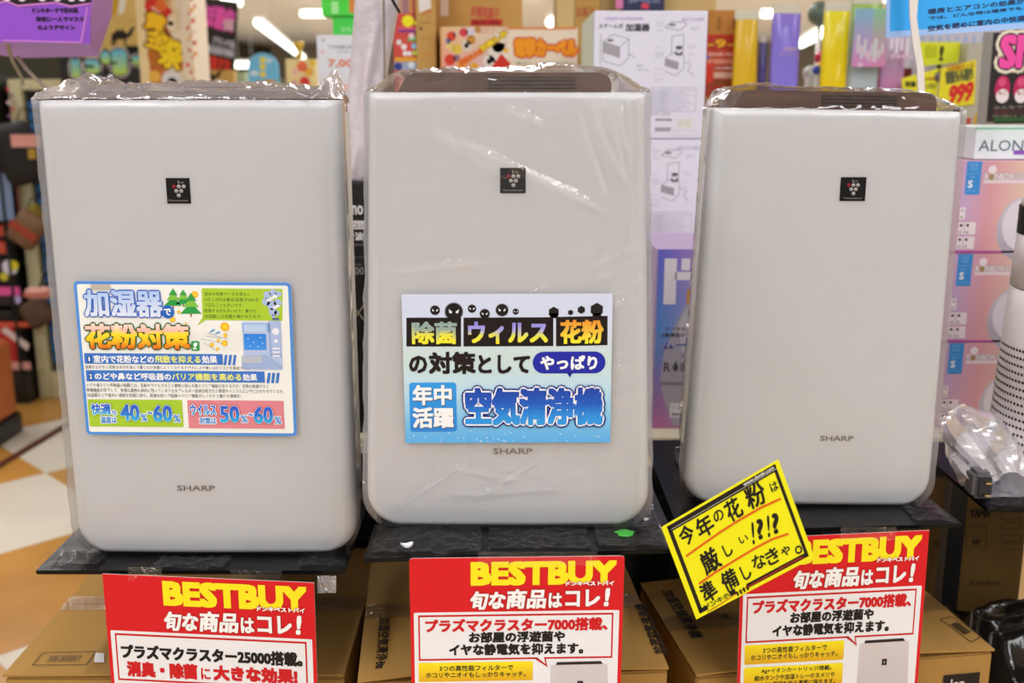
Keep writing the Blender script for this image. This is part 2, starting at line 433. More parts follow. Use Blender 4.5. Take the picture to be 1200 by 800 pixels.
# ------------------------------------------------------------------ air purifiers
def outline(wb, wt, h, rb, rt, n=8):
    """closed outline (x, z) of a front panel, bottom width wb, top width wt"""
    P = []
    def hw(z): return (wb + (wt - wb) * z / h) / 2
    def arc(cx_, cz, r, a0, k=n):
        for i in range(k + 1):
            a = R(a0 + 90 * i / k); P.append((cx_ + r * math.cos(a), cz + r * math.sin(a)))
    arc(hw(rb) - rb, rb, rb, -90)
    for i in range(1, 20): z = rb + (h - rt - rb) * i / 20; P.append((hw(z), z))
    arc(hw(h) - rt, h - rt, rt, 0)
    for i in range(1, 16): P.append((hw(h) - rt - (2 * hw(h) - 2 * rt) * i / 16, h))
    arc(-hw(h) + rt, h - rt, rt, 90)
    for i in range(1, 20): z = h - rt - (h - rt - rb) * i / 20; P.append((-hw(z), z))
    arc(-hw(rb) + rb, rb, rb, 180)
    for i in range(1, 16): P.append((-hw(rb) + rb + (2 * hw(rb) - 2 * rb) * i / 16, 0))
    return P
def panel(wb, wt, h, rb, rt, er, depth, bulge):
    """rounded front panel: local x, y (front at 0, back +), z"""
    V, Fc = [], []; n = None
    loops = [(0.0, depth)] + [(er * (1 - math.sin(R(a))), er * (1 - math.cos(R(a)))) for a in (90, 75, 60, 45, 30, 15, 0)][:7]
    loops = [(0.0, depth), (0.0, er)] + [(er * (1 - math.cos(R(a))), er * (1 - math.sin(R(a)))) for a in (15, 30, 45, 60, 75, 90)]
    for ins, dy in loops:
        P = outline(wb - 2 * ins, wt - 2 * ins, h - 2 * ins * (0.6), max(rb - ins, 0.003), max(rt - ins * .5, 0.002)); n = len(P)
        for x, z in P: V.append((x, dy - bulge * (1 - min(1, (2 * x / wb) ** 2)) + bulge, z + ins * .6))
    last = V[-n:]
    for k in (0.92, 0.8, 0.65, 0.5, 0.35, 0.2, 0.08):
        for x, y, z in last:
            xx = x * k; V.append((xx, -bulge * (1 - min(1, (2 * xx / wb) ** 2)) + bulge, h / 2 + (z - h / 2) * k))
    L = len(V) // n
    for j in range(L - 1):
        for i in range(n): Fc.append((j * n + i, j * n + (i + 1) % n, (j + 1) * n + (i + 1) % n, (j + 1) * n + i))
    Fc.append(tuple(range((L - 1) * n, L * n))); Fc.append(tuple(reversed(range(n))))
    return V, Fc
def xform(V, origin, roll, yaw=0):
    cr, sr = math.cos(R(roll)), math.sin(R(roll)); cy, sy = math.cos(R(yaw)), math.sin(R(yaw)); out = []
    for x, y, z in V:
        x1, z1 = x * cr - z * sr, x * sr + z * cr
        out.append((origin[0] + x1 * cy - y * sy, origin[1] + x1 * sy + y * cy, origin[2] + z1))
    return out

def film_bag(o, roll, wb, wt, h, D, off, caph, seed, m, mt=None, ridges=(), peaks=(), amp=0.0012, topamp=0.008, zb=0.004, dens=0.004, side=1.0):
    V, Fc = [], []
    def plan(hw, off, D, r, nf):
        P = []
        x1 = hw + off; y0 = -off; y1 = D + off
        for i in range(nf + 1):
            x = -x1 + r + (2 * x1 - 2 * r) * i / nf; P.append((x, y0, 0, -1))
        for k in range(1, 8): a = R(-90 + 90 * k / 8); P.append((x1 - r + r * math.cos(a), y0 + r + r * math.sin(a), math.cos(a), math.sin(a)))
        for i in range(13): P.append((x1, y0 + r + (y1 - y0 - 2 * r) * i / 12, 1, 0))
        for k in range(1, 4): a = R(90 * k / 4); P.append((x1 - r + r * math.cos(a), y1 - r + r * math.sin(a), math.cos(a), math.sin(a)))
        for i in range(21): P.append((x1 - r - (2 * x1 - 2 * r) * i / 20, y1, 0, 1))
        for k in range(1, 4): a = R(90 + 90 * k / 4); P.append((-x1 + r + r * math.cos(a), y1 - r + r * math.sin(a), math.cos(a), math.sin(a)))
        for i in range(13): P.append((-x1, y1 - r - (y1 - y0 - 2 * r) * i / 12, -1, 0))
        for k in range(1, 8): a = R(180 + 90 * k / 8); P.append((-x1 + r + r * math.cos(a), y0 + r + r * math.sin(a), math.cos(a), math.sin(a)))
        return P
    nz = int(h / dens / 1.15)
    NF = int((wb + 2 * off) / dens); n0 = len(plan(wb / 2, off, D, 0.02, NF))
    for j in range(nz + 1):
        z = zb + (h - zb + 0.002) * j / nz; hw = (wb + (wt - wb) * z / h) / 2
        cut = 0.0
        if z < 0.045: cut = 0.045 - math.sqrt(max(0, 0.045 ** 2 - (0.045 - z) ** 2))
        P = plan(hw - cut * .9, off, D, 0.012, NF)
        for x, y, nx, ny in P:
            q = Vector((x * 7 + seed, y * 7, z * 5))
            d = amp * (1 - abs(noise.noise(q)) * 2) + amp * .5 * noise.noise(q * 4.1)
            edge = min(1, abs(nx)) * side
            if abs(nx) > .3: d *= .4
            tuck = 0.030 * min(1, max(0, (y - 0.03) / 0.04))
            if abs(x) > hw - .02: x -= math.copysign(tuck, x)
            d += edge * 0.0014 * (1 - abs(noise.noise(Vector((x * 20, y * 30 + seed, z * 22)))) * 2.2)
            tz = (h - z)
            if tz < 0.03: d += (0.03 - tz) * 0.05 * (noise.noise(Vector((x * 30, 3.3 + seed, z * 18))))
            if ny < -0.5:
                for (ax, az, bx, bz, hh, ww) in ridges:
                    dx, dz = bx - ax, bz - az; L2 = dx * dx + dz * dz; t = ((x - ax) * dx + (z - az) * dz) / L2
                    if -0.1 < t < 1.1:
                        wob = 0.002 * noise.noise(Vector((t * 4, ax * 9, az * 7)))
                        ds = abs((x - ax) * dz - (z - az) * dx) / math.sqrt(L2) + wob
                        d += 1.5 * hh * math.exp(-(ds / ww) ** 2) * max(0, 1 - abs(2 * t - 1) ** 3)
            V.append((x + nx * d, y + ny * d, z))
    rows = nz + 1
    last = V[-n0:]
    M = 16
    for j in range(1, M + 1):
        s = j / M
        for x, y, z in last:
            yc = D * 0.42
            yy = yc + (y - yc) * (1 - s) ** 0.9
            e = 1 - min(1, abs(x) / (wt / 2)) ** 6
            xx = x * (1 - 0.05 * s)
            base = (caph + 0.001) * min(1, s * 2.2) * e + 0.001
            nn = noise.noise(Vector((x * 26 + seed, y * 20, s * 5.0))); n2 = noise.noise(Vector((x * 60, y * 30 + seed, s * 9.0)))
            zz = z + base + topamp * (1 - abs(nn) * 2.6) * min(1, s * 3) * .8 + topamp * .5 * n2
            for (pxx, ph, pw, lean) in peaks:
                g = math.exp(-((x - pxx) / pw) ** 2); zz += ph * g * min(1, s * 1.5); xx += lean * g * min(1, s * 1.5)
            V.append((xx, yy, zz))
    L = rows + M
    film_bag.split = (rows - 1) * n0
    for j in range(L - 1):
        for i in range(n0): Fc.append((j * n0 + i, j * n0 + (i + 1) % n0, (j + 1) * n0 + (i + 1) % n0, (j + 1) * n0 + i))
    return xform(V, o, roll), Fc

def logo_square(P, Fp, cx_, cy_, hs, text='Plasmacluster'):
    """black square badge at pixel centre with six dots in a triangle"""
    x, y = cx_, cy_
    Fp.rect(x - hs, y - hs, x + hs, y + hs, '#0c0807', 1)
    d = hs / 16 * 3.05
    r = hs * 0.155
    y0 = y - hs * .33
    for k, c in enumerate(('#b51f30', '#e8e4e2', '#e8e4e2')): Fp.disc(x + (k - 1) * 2 * d + hs * .04 - 0, y0, r, c, 2, col2='#7a1422' if k == 0 else '#8a8584')
    for k in (-1, 1): Fp.disc(x + k * d + hs * .04, y0 + 1.85 * d, r, '#e8e4e2', 2, col2='#8a8584')
    Fp.disc(x + hs * .04, y0 + 3.7 * d, r, '#e8e4e2', 2, col2='#8a8584')
    Fp.text('I', x - hs * .03, y - hs * .8, x + hs * .04, y - hs * .55, '#b8b0aa', 2, 0.02)
    Fp.text('on', x + hs * .12, y - hs * .7, x + hs * .4, y - hs * .57, '#b8b0aa', 2)
    Fp.text(text, x - hs * .75, y + hs * .68, x + hs * .8, y + hs * .82, '#b0a8a2', 2)

def purifier(label, xb, yb, wpx, wt, wb, h, Y, roll, D, cap, logo, sharp, film):
    b = atY(xb, yb, Y); o = (b.x, b.y, b.z)
    t = thing('air_purifier', label, 'air purifier', o, 'wrapped air purifiers on display')
    V, Fc = panel(wb, wt, h, 0.047, 0.006, 0.018, 0.055, 0.004); obj('front_panel', xform(V, o, roll), Fc, WHITE, t, True)
    V, Fc = bbox_bevel(-wt / 2 + 0.022, wt / 2 - 0.022, 0.04, D, 0.012, h - 0.004, 0.014); obj('rear_body', xform(V, o, roll), Fc, REAR, t, True)
    V, Fc = bbox_bevel(-wb / 2 + 0.05, wb / 2 - 0.05, 0.03, D - 0.02, 0.0, 0.02, 0.004); obj('base', xform(V, o, roll), Fc, BLACKP, t)
    # top: brown outlet hood standing proud of the panel, with an opening and slats
    x0, x1, ch = cap
    P = []
    for (cx_, cz, a0, r) in ((x1 - 0.016, ch - 0.016, 90, 0.016), (x0 + 0.006, ch - 0.006, 180, 0.006)):
        pass
    pts = [(x0, 0), (x1, 0)] + [(x1 - 0.016 + 0.016 * math.cos(R(a)), ch - 0.016 + 0.016 * math.sin(R(a))) for a in range(0, 91, 15)] + [(x0 + 0.022, ch), (x0 + 0.012, ch - 0.004)]
    ring = [Vector((px_, 0.05, h + pz)) for px_, pz in pts]
    V, Fc = prism(ring, (0, D - 0.075, 0)); hood = obj('top_hood', xform(V, o, roll), Fc, BROWN, t)
    V, Fc = boxm(x0 + 0.03, x1 - 0.03, 0.028, 0.05, h - 0.004, h + 0.003); obj('control_strip', xform(V, o, roll), Fc, BROWN, t)
    xa, xb_ = (x0 + x1) / 2 + 0.0, (x0 + x1) / 2 + 0.09
    V, Fc = boxm(xa - .02, xb_, 0.048, 0.0505, h + 0.004, h + ch - 0.005); obj('air_outlet', xform(V, o, roll), Fc, DARK, hood)
    for k in range(3):
        V, Fc = boxm(xa - .02, xb_, 0.0462, 0.049, h + 0.006 + k * 0.005, h + 0.0075 + k * 0.005); obj('louvre', xform(V, o, roll), Fc, BROWN, hood)
    fc = Face((o[0] - 0.3, Y - 0.0006, o[2] + h + .1), (1, 0, 0), (0, 0, -1), (0, -1, 0))
    logo_square(None, fc, *logo); fc.build('badge', t, INKG)
    fc.text('SHARP', *sharp, '#8a807b', 1, 0.035); fc.build('maker_name', t, INKG)
    V, Fc = film_bag(o, roll, wb, wt, h, D, 0.0035, ch, **film); k_ = film_bag.split
    obj('plastic_film_cover', V, Fc, [film['m'], film.get('mt', film['m'])], t, True, midx=[0] * k_ + [1] * (len(Fc) - k_))
    return t, o

YL, YM, YR = 1.41, 1.333, 1.532
tL, oL = purifier('widest white air purifier in clear film with the blue-bordered pollen sign, furthest left', 253, 651, 0, 0.396, 0.402, 0.637, YL, 0.0, 0.26,
    (-0.172, 0.178, 0.012), (209, 223.5, 15), (207.5, 568.5, 252, 575), dict(seed=1.3, m=FILM, mt=FILMTOP, amp=0.0008, topamp=0.009,
    peaks=((-0.165, 0.018, 0.016, 0), (-0.192, 0.004, 0.01, -0.02), (0.186, 0.028, 0.012, 0.004), (0.02, 0.004, 0.05, 0)), ridges=((-0.198, 0.05, -0.19, 0.6, 0.003, 0.004), (0.185, 0.1, 0.187, 0.6, 0.0012, 0.004)), side=1.0))
rg = [(-0.06, 0.515, 0.125, 0.428, 0.0028, 0.0028), (0.085, 0.56, 0.125, 0.45, 0.0034, 0.002), (0.10, 0.57, 0.145, 0.47, 0.0036, 0.002), (0.125, 0.575, 0.15, 0.46, 0.0036, 0.002), (0.135, 0.57, 0.150, 0.50, 0.0036, 0.0018),
      (0.15, 0.57, 0.162, 0.36, 0.0036, 0.002), (-0.0, 0.555, 0.03, 0.535, 0.002, 0.0018), (0.02, 0.55, 0.045, 0.533, 0.002, 0.0018), (0.10, 0.56, 0.135, 0.555, 0.002, 0.002),
      (-0.1, 0.53, 0.0, 0.47, 0.0015, 0.008), (0.02, 0.315, 0.06, 0.34, 0.0018, 0.002), (0.04, 0.31, 0.17, 0.312, 0.0016, 0.002), (-0.05, 0.04, 0.06, 0.11, 0.0012, 0.003), (-0.15, 0.03, -0.05, 0.10, 0.0012, 0.003)]
for k in range(16):
    z = 0.04 + k * 0.022; rg.append((0.10 + random.random() * .03, z - 0.01, 0.17, z + 0.02, 0.0010, 0.002))
for k in range(7):
    z = 0.05 + k * 0.05; rg.append((-0.16 + random.random() * .1, z, -0.02 + random.random() * .1, z + random.uniform(-.05, .05), 0.0010, 0.006))
tM, oM = purifier('middle white air purifier in crinkled clear film with the pale blue air-purifier sign', 595, 619, 0, 0.345, 0.384, 0.572, YM, 0.0, 0.23,
    (-0.140, 0.132, 0.0245), (601, 211.5, 15), (578, 525, 624, 532), dict(seed=7.7, m=FILMC, ridges=rg, amp=0.0010, topamp=0.0045,
    peaks=((-0.15, 0.004, 0.02, 0), (0.07, 0.005, 0.04, 0), (0.14, 0.001, 0.03, 0.004)), side=1.2, dens=0.0022))
tR, oR = purifier('right-hand white air purifier in smooth clear film without any sign on its front', 946, 594, 0, 0.357, 0.384, 0.598, YR, -0.9, 0.23,
    (-0.142, 0.155, 0.026), (999.5, 221.5, 14), (961, 510.5, 1000, 516.5), dict(seed=4.1, m=FILM, amp=0.0009, topamp=0.0035,
    peaks=((-0.15, 0.006, 0.03, 0), (-0.1, 0.006, 0.02, 0), (0.17, 0.004, 0.01, 0.01)), ridges=((-0.178, 0.1, -0.168, 0.58, 0.003, 0.004), (-0.165, 0.2, -0.160, 0.56, 0.0015, 0.003), (0.172, 0.05, 0.160, 0.58, 0.001, 0.004)), side=0.8))

# ------------------------------------------------------------------ display plates on the black rack
def plate(label, X0, X1, Y0, Y1, z, frontpts=None):
    t = thing('display_shelf', label, 'shelf', ((X0 + X1) / 2, (Y0 + Y1) / 2, z - 0.006), 'black acrylic display shelves')
    P = frontpts or [(X0, Y0), (X1, Y0), (X1, Y1), (X0, Y1)]
    V, Fc = prism([Vector((x, y, z - 0.006)) for x, y in P], (0, 0, 0.006)); obj('plate', V, Fc, PLATE, t)
    for x in (X0 + 0.06, X1 - 0.06):
        V, Fc = prism([Vector((x - .008, Y0 + 0.12, z - 0.006)), Vector((x - .008, Y1 + 0.02, z - 0.006)), Vector((x - .008, Y1 + 0.02, z - 0.07))], (0.016, 0, 0)); obj('bracket', V, Fc, STEEL, t)
    return t
zL = oL[2]; zM = oM[2]; zR = oR[2]
pL = plate('black acrylic plate under the left purifier with a bare corner over the tan floor', -0.662, -0.232, 1.362, 1.86, zL)
pM = plate('black acrylic plate under the middle purifier, strewn with clear tape', -0.187, 0.205, 1.245, 1.86, zM, [(-0.187, 1.238), (0.215, 1.268), (0.2, 1.86), (-0.187, 1.86)])
pR = plate('black acrylic plate under the right purifier, pointed corner sticking out right', 0.243, 0.661, 1.452, 1.86, zR, [(0.243, 1.438), (0.667, 1.468), (0.63, 1.86), (0.243, 1.86)])
pW = plate('black plate holding the white tower and the bagged power adapter at the right edge', 0.735, 1.35, 1.535, 1.86, 0.88)
def tape(parent, pts, z, seed, m=TAPE):
    """crumpled strip of clear film lying on a plate"""
    (x0, y0, x1, y1) = pts; V, Fc = [], []; nx, ny = 26, 14
    for j in range(ny + 1):
        for i in range(nx + 1):
            x = x0 + (x1 - x0) * i / nx; y = y0 + (y1 - y0) * j / ny
            n = 1 - abs(noise.noise(Vector((x * 40 + seed, y * 55, seed)))) * 2
            V.append((x + 0.004 * noise.noise(Vector((y * 90, seed, 0))), y, z + 0.0006 + 0.005 * max(0, n)))
    for j in range(ny):
        for i in range(nx): k = j * (nx + 1) + i; Fc.append((k, k + 1, k + nx + 2, k + nx + 1))
    obj('clear_tape', V, Fc, PLATEFILM, parent, True)
tape(pM, (-0.18, 1.25, -0.04, 1.33), zM, 2.2, FILMC); tape(pM, (-0.03, 1.26, 0.10, 1.325), zM, 5.1, FILMC); tape(pM, (0.11, 1.27, 0.2, 1.42), zM, 8.8)
tape(pL, (-0.65, 1.372, -0.58, 1.43), zL, 3.0); tape(pL, (-0.5, 1.365, -0.40, 1.40), zL, 4.4); tape(pL, (-0.30, 1.37, -0.235, 1.42), zL, 9.4)
tape(pR, (0.60, 1.47, 0.655, 1.55), zR, 6.1); tape(pW, (0.75, 1.54, 0.86, 1.62), 0.88, 1.1); tape(pW, (1.0, 1.54, 1.1, 1.62), 0.88, 1.9)
# scrap of green print and white scrap stuck in the tape
V, Fc = prism([Vector((0.150 + 0.012 * math.cos(a) * (1 + .3 * math.sin(5 * a)), 1.315 + 0.012 * math.sin(a), zM + 0.001)) for a in [k * .4 for k in range(15)]], (0, 0, 0.0006)); obj('green_scrap', V, Fc, mat('green_scrap', '#3fae3c', 0.5), pM)
V, Fc = prism([Vector((-0.135 + 0.008 * math.cos(a), 1.262 + 0.004 * math.sin(a * 2 + 1) + .004 * math.sin(a), zM + 0.007)) for a in [k * .52 for k in range(12)]], (0, 0, 0.003)); obj('white_scrap', V, Fc, PAPER, pM)
# folded tab of tape hanging off the left plate
V, Fc = [], []
for j in range(9):
    for i in range(9):
        p = atY(372 + 22 * i / 8, 674 + 20 * j / 8, 1.358); V.append((p.x, p.y - 0.002 * abs(noise.noise(Vector((i * .6, j * .8, 3)))) * 3, p.z))
for j in range(8):
    for i in range(8): k = j * 9 + i; Fc.append((k, k + 1, k + 10, k + 9))
obj('hanging_tape_tab', V, Fc, FILMM, pL)

# the rack itself
rk = thing('black_rack', 'black steel rack with wire mesh back carrying the display plates', 'rack', (0.2, 1.95, 0.0))
for x in (-0.76, -0.21, 0.225, 0.70, 0.845, 1.40):
    V, Fc = boxm(x - 0.016, x + 0.016, 1.88, 1.912, 0.0, 0.86); obj('post', V, Fc, STEEL, rk)
for z in (0.10, 0.45, 0.80):
    V, Fc = boxm(-0.76, 1.40, 1.885, 1.905, z, z + 0.02); obj('crossbar', V, Fc, STEEL, rk)
ws = []
x = -0.74
GRID = mat('dark_wire', '#2c2928', 0.5)
while x < 0.69:
    ws.append(boxm(x - .0009, x + .0009, 1.913, 1.9148, 0.05, 0.80)); x += 0.042
z = 0.08
while z < 0.80:
    ws.append(boxm(-0.75, 0.69, 1.9148, 1.9166, z - .0009, z + .0009)); z += 0.042
V, Fc = join(ws); g = obj('wire_mesh', V, Fc, GRID, rk); g['kind'] = 'stuff'
V, Fc = boxm(-0.75, 0.69, 1.93, 1.94, 0.02, 0.80); obj('shade_sheet', V, Fc, mat('shade_black', '#0c0b0a', 0.7), rk)  # black sheet added for the shelf's shadow behind the mesh

# ------------------------------------------------------------------ signs on the purifiers
CARDW = mat('laminated_sign_card', '#f4f4f6', 0.4)
# blue-bordered sign on the left purifier (print measured in the crop 60,310 x3.81)
sg, fc, W, H = sheet('promo_sign', 'blue-bordered humidifier and pollen sign on the left purifier', 'sign', (86, 329), (341, 331), (96.5, 509), YL - 0.007, 0, CARDW, r=0.006)
fc.crop(60, 310, 3.81)
fc.rect(0.0, 0.0, W, H, '#4f8fe0', 1, r=0.006, px=False); fc.rect(0.0042, 0.0042, W - 0.0042, H - 0.0042, '#eef0ee', 2, r=0.003, px=False)
# faint hatched ground behind the drawings
for k in range(46):
    x = 520 + k * 11; fc.line([(x, 385), (min(x + 90, 1035), 385 - (min(x + 90, 1035) - x) * 1.0)], 1.0, '#d3d5d2', 3)
fc.poly([(672, 105), (1033, 108), (1033, 250), (690, 247), (652, 272), (676, 235)], '#a9cc32', 4)
for i, s in enumerate(('過去の気象データを見ると', '3月と4月は最低湿度が20%を', '下回ることも多いです。', '乾燥する日も多いので、春でも', '加湿器には活躍の場があります!')):
    fc.text(s, 684, 122 + i * 25, (888, 928, 858, 915, 938)[i], 139 + i * 25, '#3f6b25', 5)
# cloud of steam and the drawn humidifier
for (x, y, r_) in ((965, 135, 17), (990, 125, 16), (1015, 130, 14), (960, 165, 18), (985, 180, 22), (1012, 170, 18), (990, 210, 18), (1008, 215, 12), (992, 232, 9)): fc.disc(x, y, r_, '#a9bfe6', 5)
for (x, y, r_) in ((1000, 142, 12), (985, 150, 10), (972, 158, 10), (1010, 185, 11), (998, 192, 9)): fc.disc(x, y, r_, '#eef2f8', 6, ry=r_ * .6)
fc.rect(852, 255, 1034, 470, '#b5c6ea', 5); fc.rect(852, 262, 975, 300, '#8fb4ec', 6); fc.rect(860, 266, 962, 300, '#b9d0f2', 7)
fc.rect(860, 308, 962, 380, '#2f80e4', 7, col2='#3f95ee'); fc.rect(970, 255, 1030, 410, '#93a9dc', 6); fc.rect(978, 250, 1030, 400, '#a9bce6', 7)
for (x, y) in ((880, 330), (905, 345), (935, 325), (945, 350), (890, 362), (925, 365)): fc.disc(x, y, 4, '#8fc0f6', 8)
fc.disc(1003, 297, 16, '#e6ebf6', 8); fc.disc(1004, 340, 9, '#e6ebf6', 8); fc.rect(988, 236, 1018, 246, '#59668a', 8)
for y in (370, 386, 403): fc.rect(990, y, 1022, y + 7, '#eef1f8', 8)
fc.poly([(852, 405), (960, 402), (1034, 452), (1034, 462), (852, 462)], '#9db3de', 7); fc.rect(852, 405, 945, 438, '#b8bfd0', 8)
# sun, wind and pollen
for (x, y, r_) in ((776, 277, 19), (642, 132, 14), (775, 350, 13), (778, 315, 9), (747, 338, 7), (718, 357, 9), (743, 376, 7), (543, 245, 12), (602, 262, 5), (570, 210, 7)):
    fc.disc(x, y, r_, '#f3b71c', 5, spikes=12, sr=.12); fc.disc(x, y, r_ * .6, '#f8d234', 6)
for a, b in (((668, 330), (770, 352)), ((690, 318), (790, 330)), ((680, 345), (740, 385)), ((700, 305), (760, 325))): fc.line([a, b], 1.6, '#8f9a92', 5)
fc.poly([(705, 303), (722, 288), (735, 287), (718, 300)], '#3b8fe4', 6); fc.poly([(728, 312), (745, 298), (758, 300), (742, 308)], '#3b8fe4', 6)
def fir(x, y, s_):
    fc.rect(x - 3 * s_, y + 52 * s_, x + 3 * s_, y + 72 * s_, '#8a5a2c', 5)
    for k, (w_, y0, y1) in enumerate(((16, 0, 24), (24, 14, 42), (32, 30, 62))):
        fc.poly([(x, y + y0 * s_), (x + w_ * s_, y + y1 * s_), (x - w_ * s_, y + y1 * s_)], ('#33a044', '#7dc243', '#249c46')[k], 6 + (2 - k))
fir(545, 105, 1.25); fir(590, 110, 1.05); fir(625, 125, 1.5)
fc.text('加湿器', 148, 112, 498, 232, '#aac6f4', 12, 0.035, col2='#dde6fa', out=[(0.0022, '#2b62c8'), ])
fc.disc(521, 210, 30, '#2466c6', 8); fc.text('で', 505, 195, 537, 225, '#ffffff', 13, 0.03)
fc.rect(625, 340, 664, 384, '#2fa24c', 6, r=0.002)
fc.text('花粉対策', 155, 262, 620, 375, '#e5342c', 13, 0.045, grads=[(0, '#f5dcd4'), (.28, '#f1b8a8'), (.33, '#f7e233'), (.62, '#f7cf1c'), (1, '#e0661c')], out=[(0.0016, '#4a1a12'), (0.0026, '#2f7a34')])
fc.text('!', 636, 346, 654, 376, '#ffffff', 14, 0.03, skew=.25)
fc.rect(147, 394, 768, 446, '#3b76cc', 5); fc.rect(155, 470, 955, 526, '#3b76cc', 5)
for k in range(3):
    fc.poly([(776 + 20 * k, 402), (788 + 20 * k, 402), (782 + 20 * k, 448), (770 + 20 * k, 448)], '#3b76cc', 5)
    fc.poly([(968 + 20 * k, 482), (981 + 20 * k, 482), (975 + 20 * k, 528), (962 + 20 * k, 528)], '#3b76cc', 5)
fc.rect(160, 405, 184, 437, '#2a59ac', 6); fc.rect(166, 480, 190, 514, '#2a59ac', 6)
fc.text('1', 168, 411, 174, 430, '#ffffff', 7, 0.02); fc.text('2', 172, 487, 184, 508, '#ffffff', 7, 0.02)
fc.text('室内で花粉などの', 190, 404, 460, 438, '#f4f6fb', 7, 0.03); fc.text('飛散を抑える', 464, 405, 668, 438, '#e9ec7a', 7, 0.03); fc.text('効果', 674, 405, 742, 440, '#f4f6fb', 7, 0.03)
fc.text('のどや鼻など呼吸器の', 196, 482, 536, 514, '#f4f6fb', 7, 0.03); fc.text('バリア機能を高める', 540, 484, 850, 516, '#e9ec7a', 7, 0.03); fc.text('効果', 856, 486, 920, 518, '#f4f6fb', 7, 0.03)
fc.text('湿度が上がると花粉は水分を含んで重くなり飛散しにくくなります!それにより吸い込むリスクを軽減できる', 152, 451, 885, 466, '#4b4a4c', 5, res=1)
fc.text('のどや鼻などの呼吸器の粘膜には、花粉やウイルスなどの異物の侵入を防ぐバリア機能がありますが、空気が乾燥すると', 158, 531, 972, 548, '#4b4a4c', 5, res=1)
fc.text('防御機能が低下して、有害な異物も体内に残ってしまうためアレルギー症状が起きたり風邪やインフルエンザにかかりやすくなる。', 160, 553, 1040, 571, '#4b4a4c', 5, res=1)
fc.text('加湿器などで室内の湿度を快適に保ち、乾燥を防いで粘膜のバリア機能がしっかりと働ける環境を!', 162, 575, 848, 592, '#4b4a4c', 5, res=1)
fc.rect(163, 600, 592, 724, '#a5cb30', 5); fc.rect(608, 604, 1043, 732, '#dc8590', 5)
O1 = [(0.0012, '#f4f8f4'), (0.0024, '#7fae2a')]; O2 = [(0.0012, '#f6f6fa'), (0.0024, '#c8505f')]
G2 = dict(grads=[(0, '#2f5fd0'), (.4, '#2a62d2'), (1, '#35b4ea')])
fc.text('快適', 180, 618, 268, 668, '#2764c8', 10, 0.035, out=O1, **G2); fc.text('な', 273, 648, 295, 670, '#2764c8', 10, 0.03, out=O1[:1], **G2); fc.text('湿度は', 222, 676, 294, 706, '#2a8ada', 10, 0.03, out=O1[:1])
fc.text('40', 310, 622, 396, 696, '#2764c8', 10, 0.045, out=O1, **G2); fc.text('%', 402, 664, 430, 698, '#2a8ada', 10, 0.03, out=O1[:1]); fc.text('~', 432, 654, 452, 666, '#2a6ad0', 10, 0.04, out=O1[:1])
fc.text('60', 456, 626, 542, 700, '#2764c8', 10, 0.045, out=O1, **G2); fc.text('%', 548, 668, 578, 702, '#2a8ada', 10, 0.03, out=O1[:1])
fc.text('ウイルス', 622, 622, 738, 670, '#2764c8', 10, 0.035, out=O2, **G2); fc.text('対策は', 664, 680, 738, 710, '#2a8ada', 10, 0.03, out=O2[:1])
fc.text('50', 754, 628, 842, 704, '#2764c8', 10, 0.045, out=O2, **G2); fc.text('%', 848, 670, 878, 704, '#2a8ada', 10, 0.03, out=O2[:1]); fc.text('~', 882, 662, 902, 674, '#2a6ad0', 10, 0.04, out=O2[:1])
fc.text('60', 905, 632, 992, 708, '#2764c8', 10, 0.045, out=O2, **G2); fc.text('%', 998, 676, 1028, 710, '#2a8ada', 10, 0.03, out=O2[:1])
fc.build('printed_face', sg)
fc.rect(178, 86, 268, 108, '#b9b3a8', 16); fc.build('tape_strip', sg)

# pale blue sign on the middle purifier (crop 450,330 x3.81)
sg, fc, W, H = sheet('promo_sign', 'pale blue air-purifier sign with black germs on the middle purifier', 'sign', (470.5, 345), (718, 344), (473.5, 519), YM - 0.0075, 0, CARDW)
fc.crop(450, 330, 3.81)
def gfn(a, b):
    st = [(0, (0.80, 0.83, 0.94)), (.25, (0.80, 0.85, 0.93)), (.42, (0.78, 0.86, 0.85)), (.62, (0.74, 0.86, 0.93)), (.82, (0.52, 0.78, 0.94)), (1, (0.35, 0.68, 0.93))]
    for (p, c), (q, e) in zip(st[:-1], st[1:]):
        if b <= q: t = (b - p) / (q - p); return tuple(c[i] + (e[i] - c[i]) * t for i in range(3))
    return st[-1][1]
fc.grad(0, 0, W, H, gfn, 1, 14, px=False)
for k in range(60):
    fc.disc(0.004 + random.random() * (W - .008), H - 0.002 - random.random() ** 2 * 0.03, 0.0004 + random.random() * .0005, '#e8f4fb', 2, px=False, n=8)
def rect4(x0, ya, x1, yb, h, col, layer, **k): fc.poly([(x0, ya), (x1, yb), (x1, yb + h), (x0, ya + h)], col, layer, **k)
rect4(100, 160, 344, 160, 129, '#120606', 2); rect4(355, 160, 756, 158, 129, '#120606', 2); rect4(768, 157, 998, 152, 131, '#120606', 2)
fc.text('除菌', 124, 177, 326, 278, '#8ea9a3', 4, 0.04, grads=[(0, '#93a8a6'), (.35, '#8fa8a0'), (.6, '#e6df42'), (1, '#f0e62c')])
fc.text('ウィルス', 375, 177, 732, 277, '#8e8ce4', 4, 0.04, grads=[(0, '#8c86e0'), (.4, '#a6a4e6'), (.6, '#dede56'), (1, '#eee628')])
fc.text('花粉', 787, 170, 980, 276, '#e8a030', 4, 0.04, grads=[(0, '#e8962c'), (.35, '#e8ae3c'), (.6, '#ecc83a'), (1, '#f0ea30')])
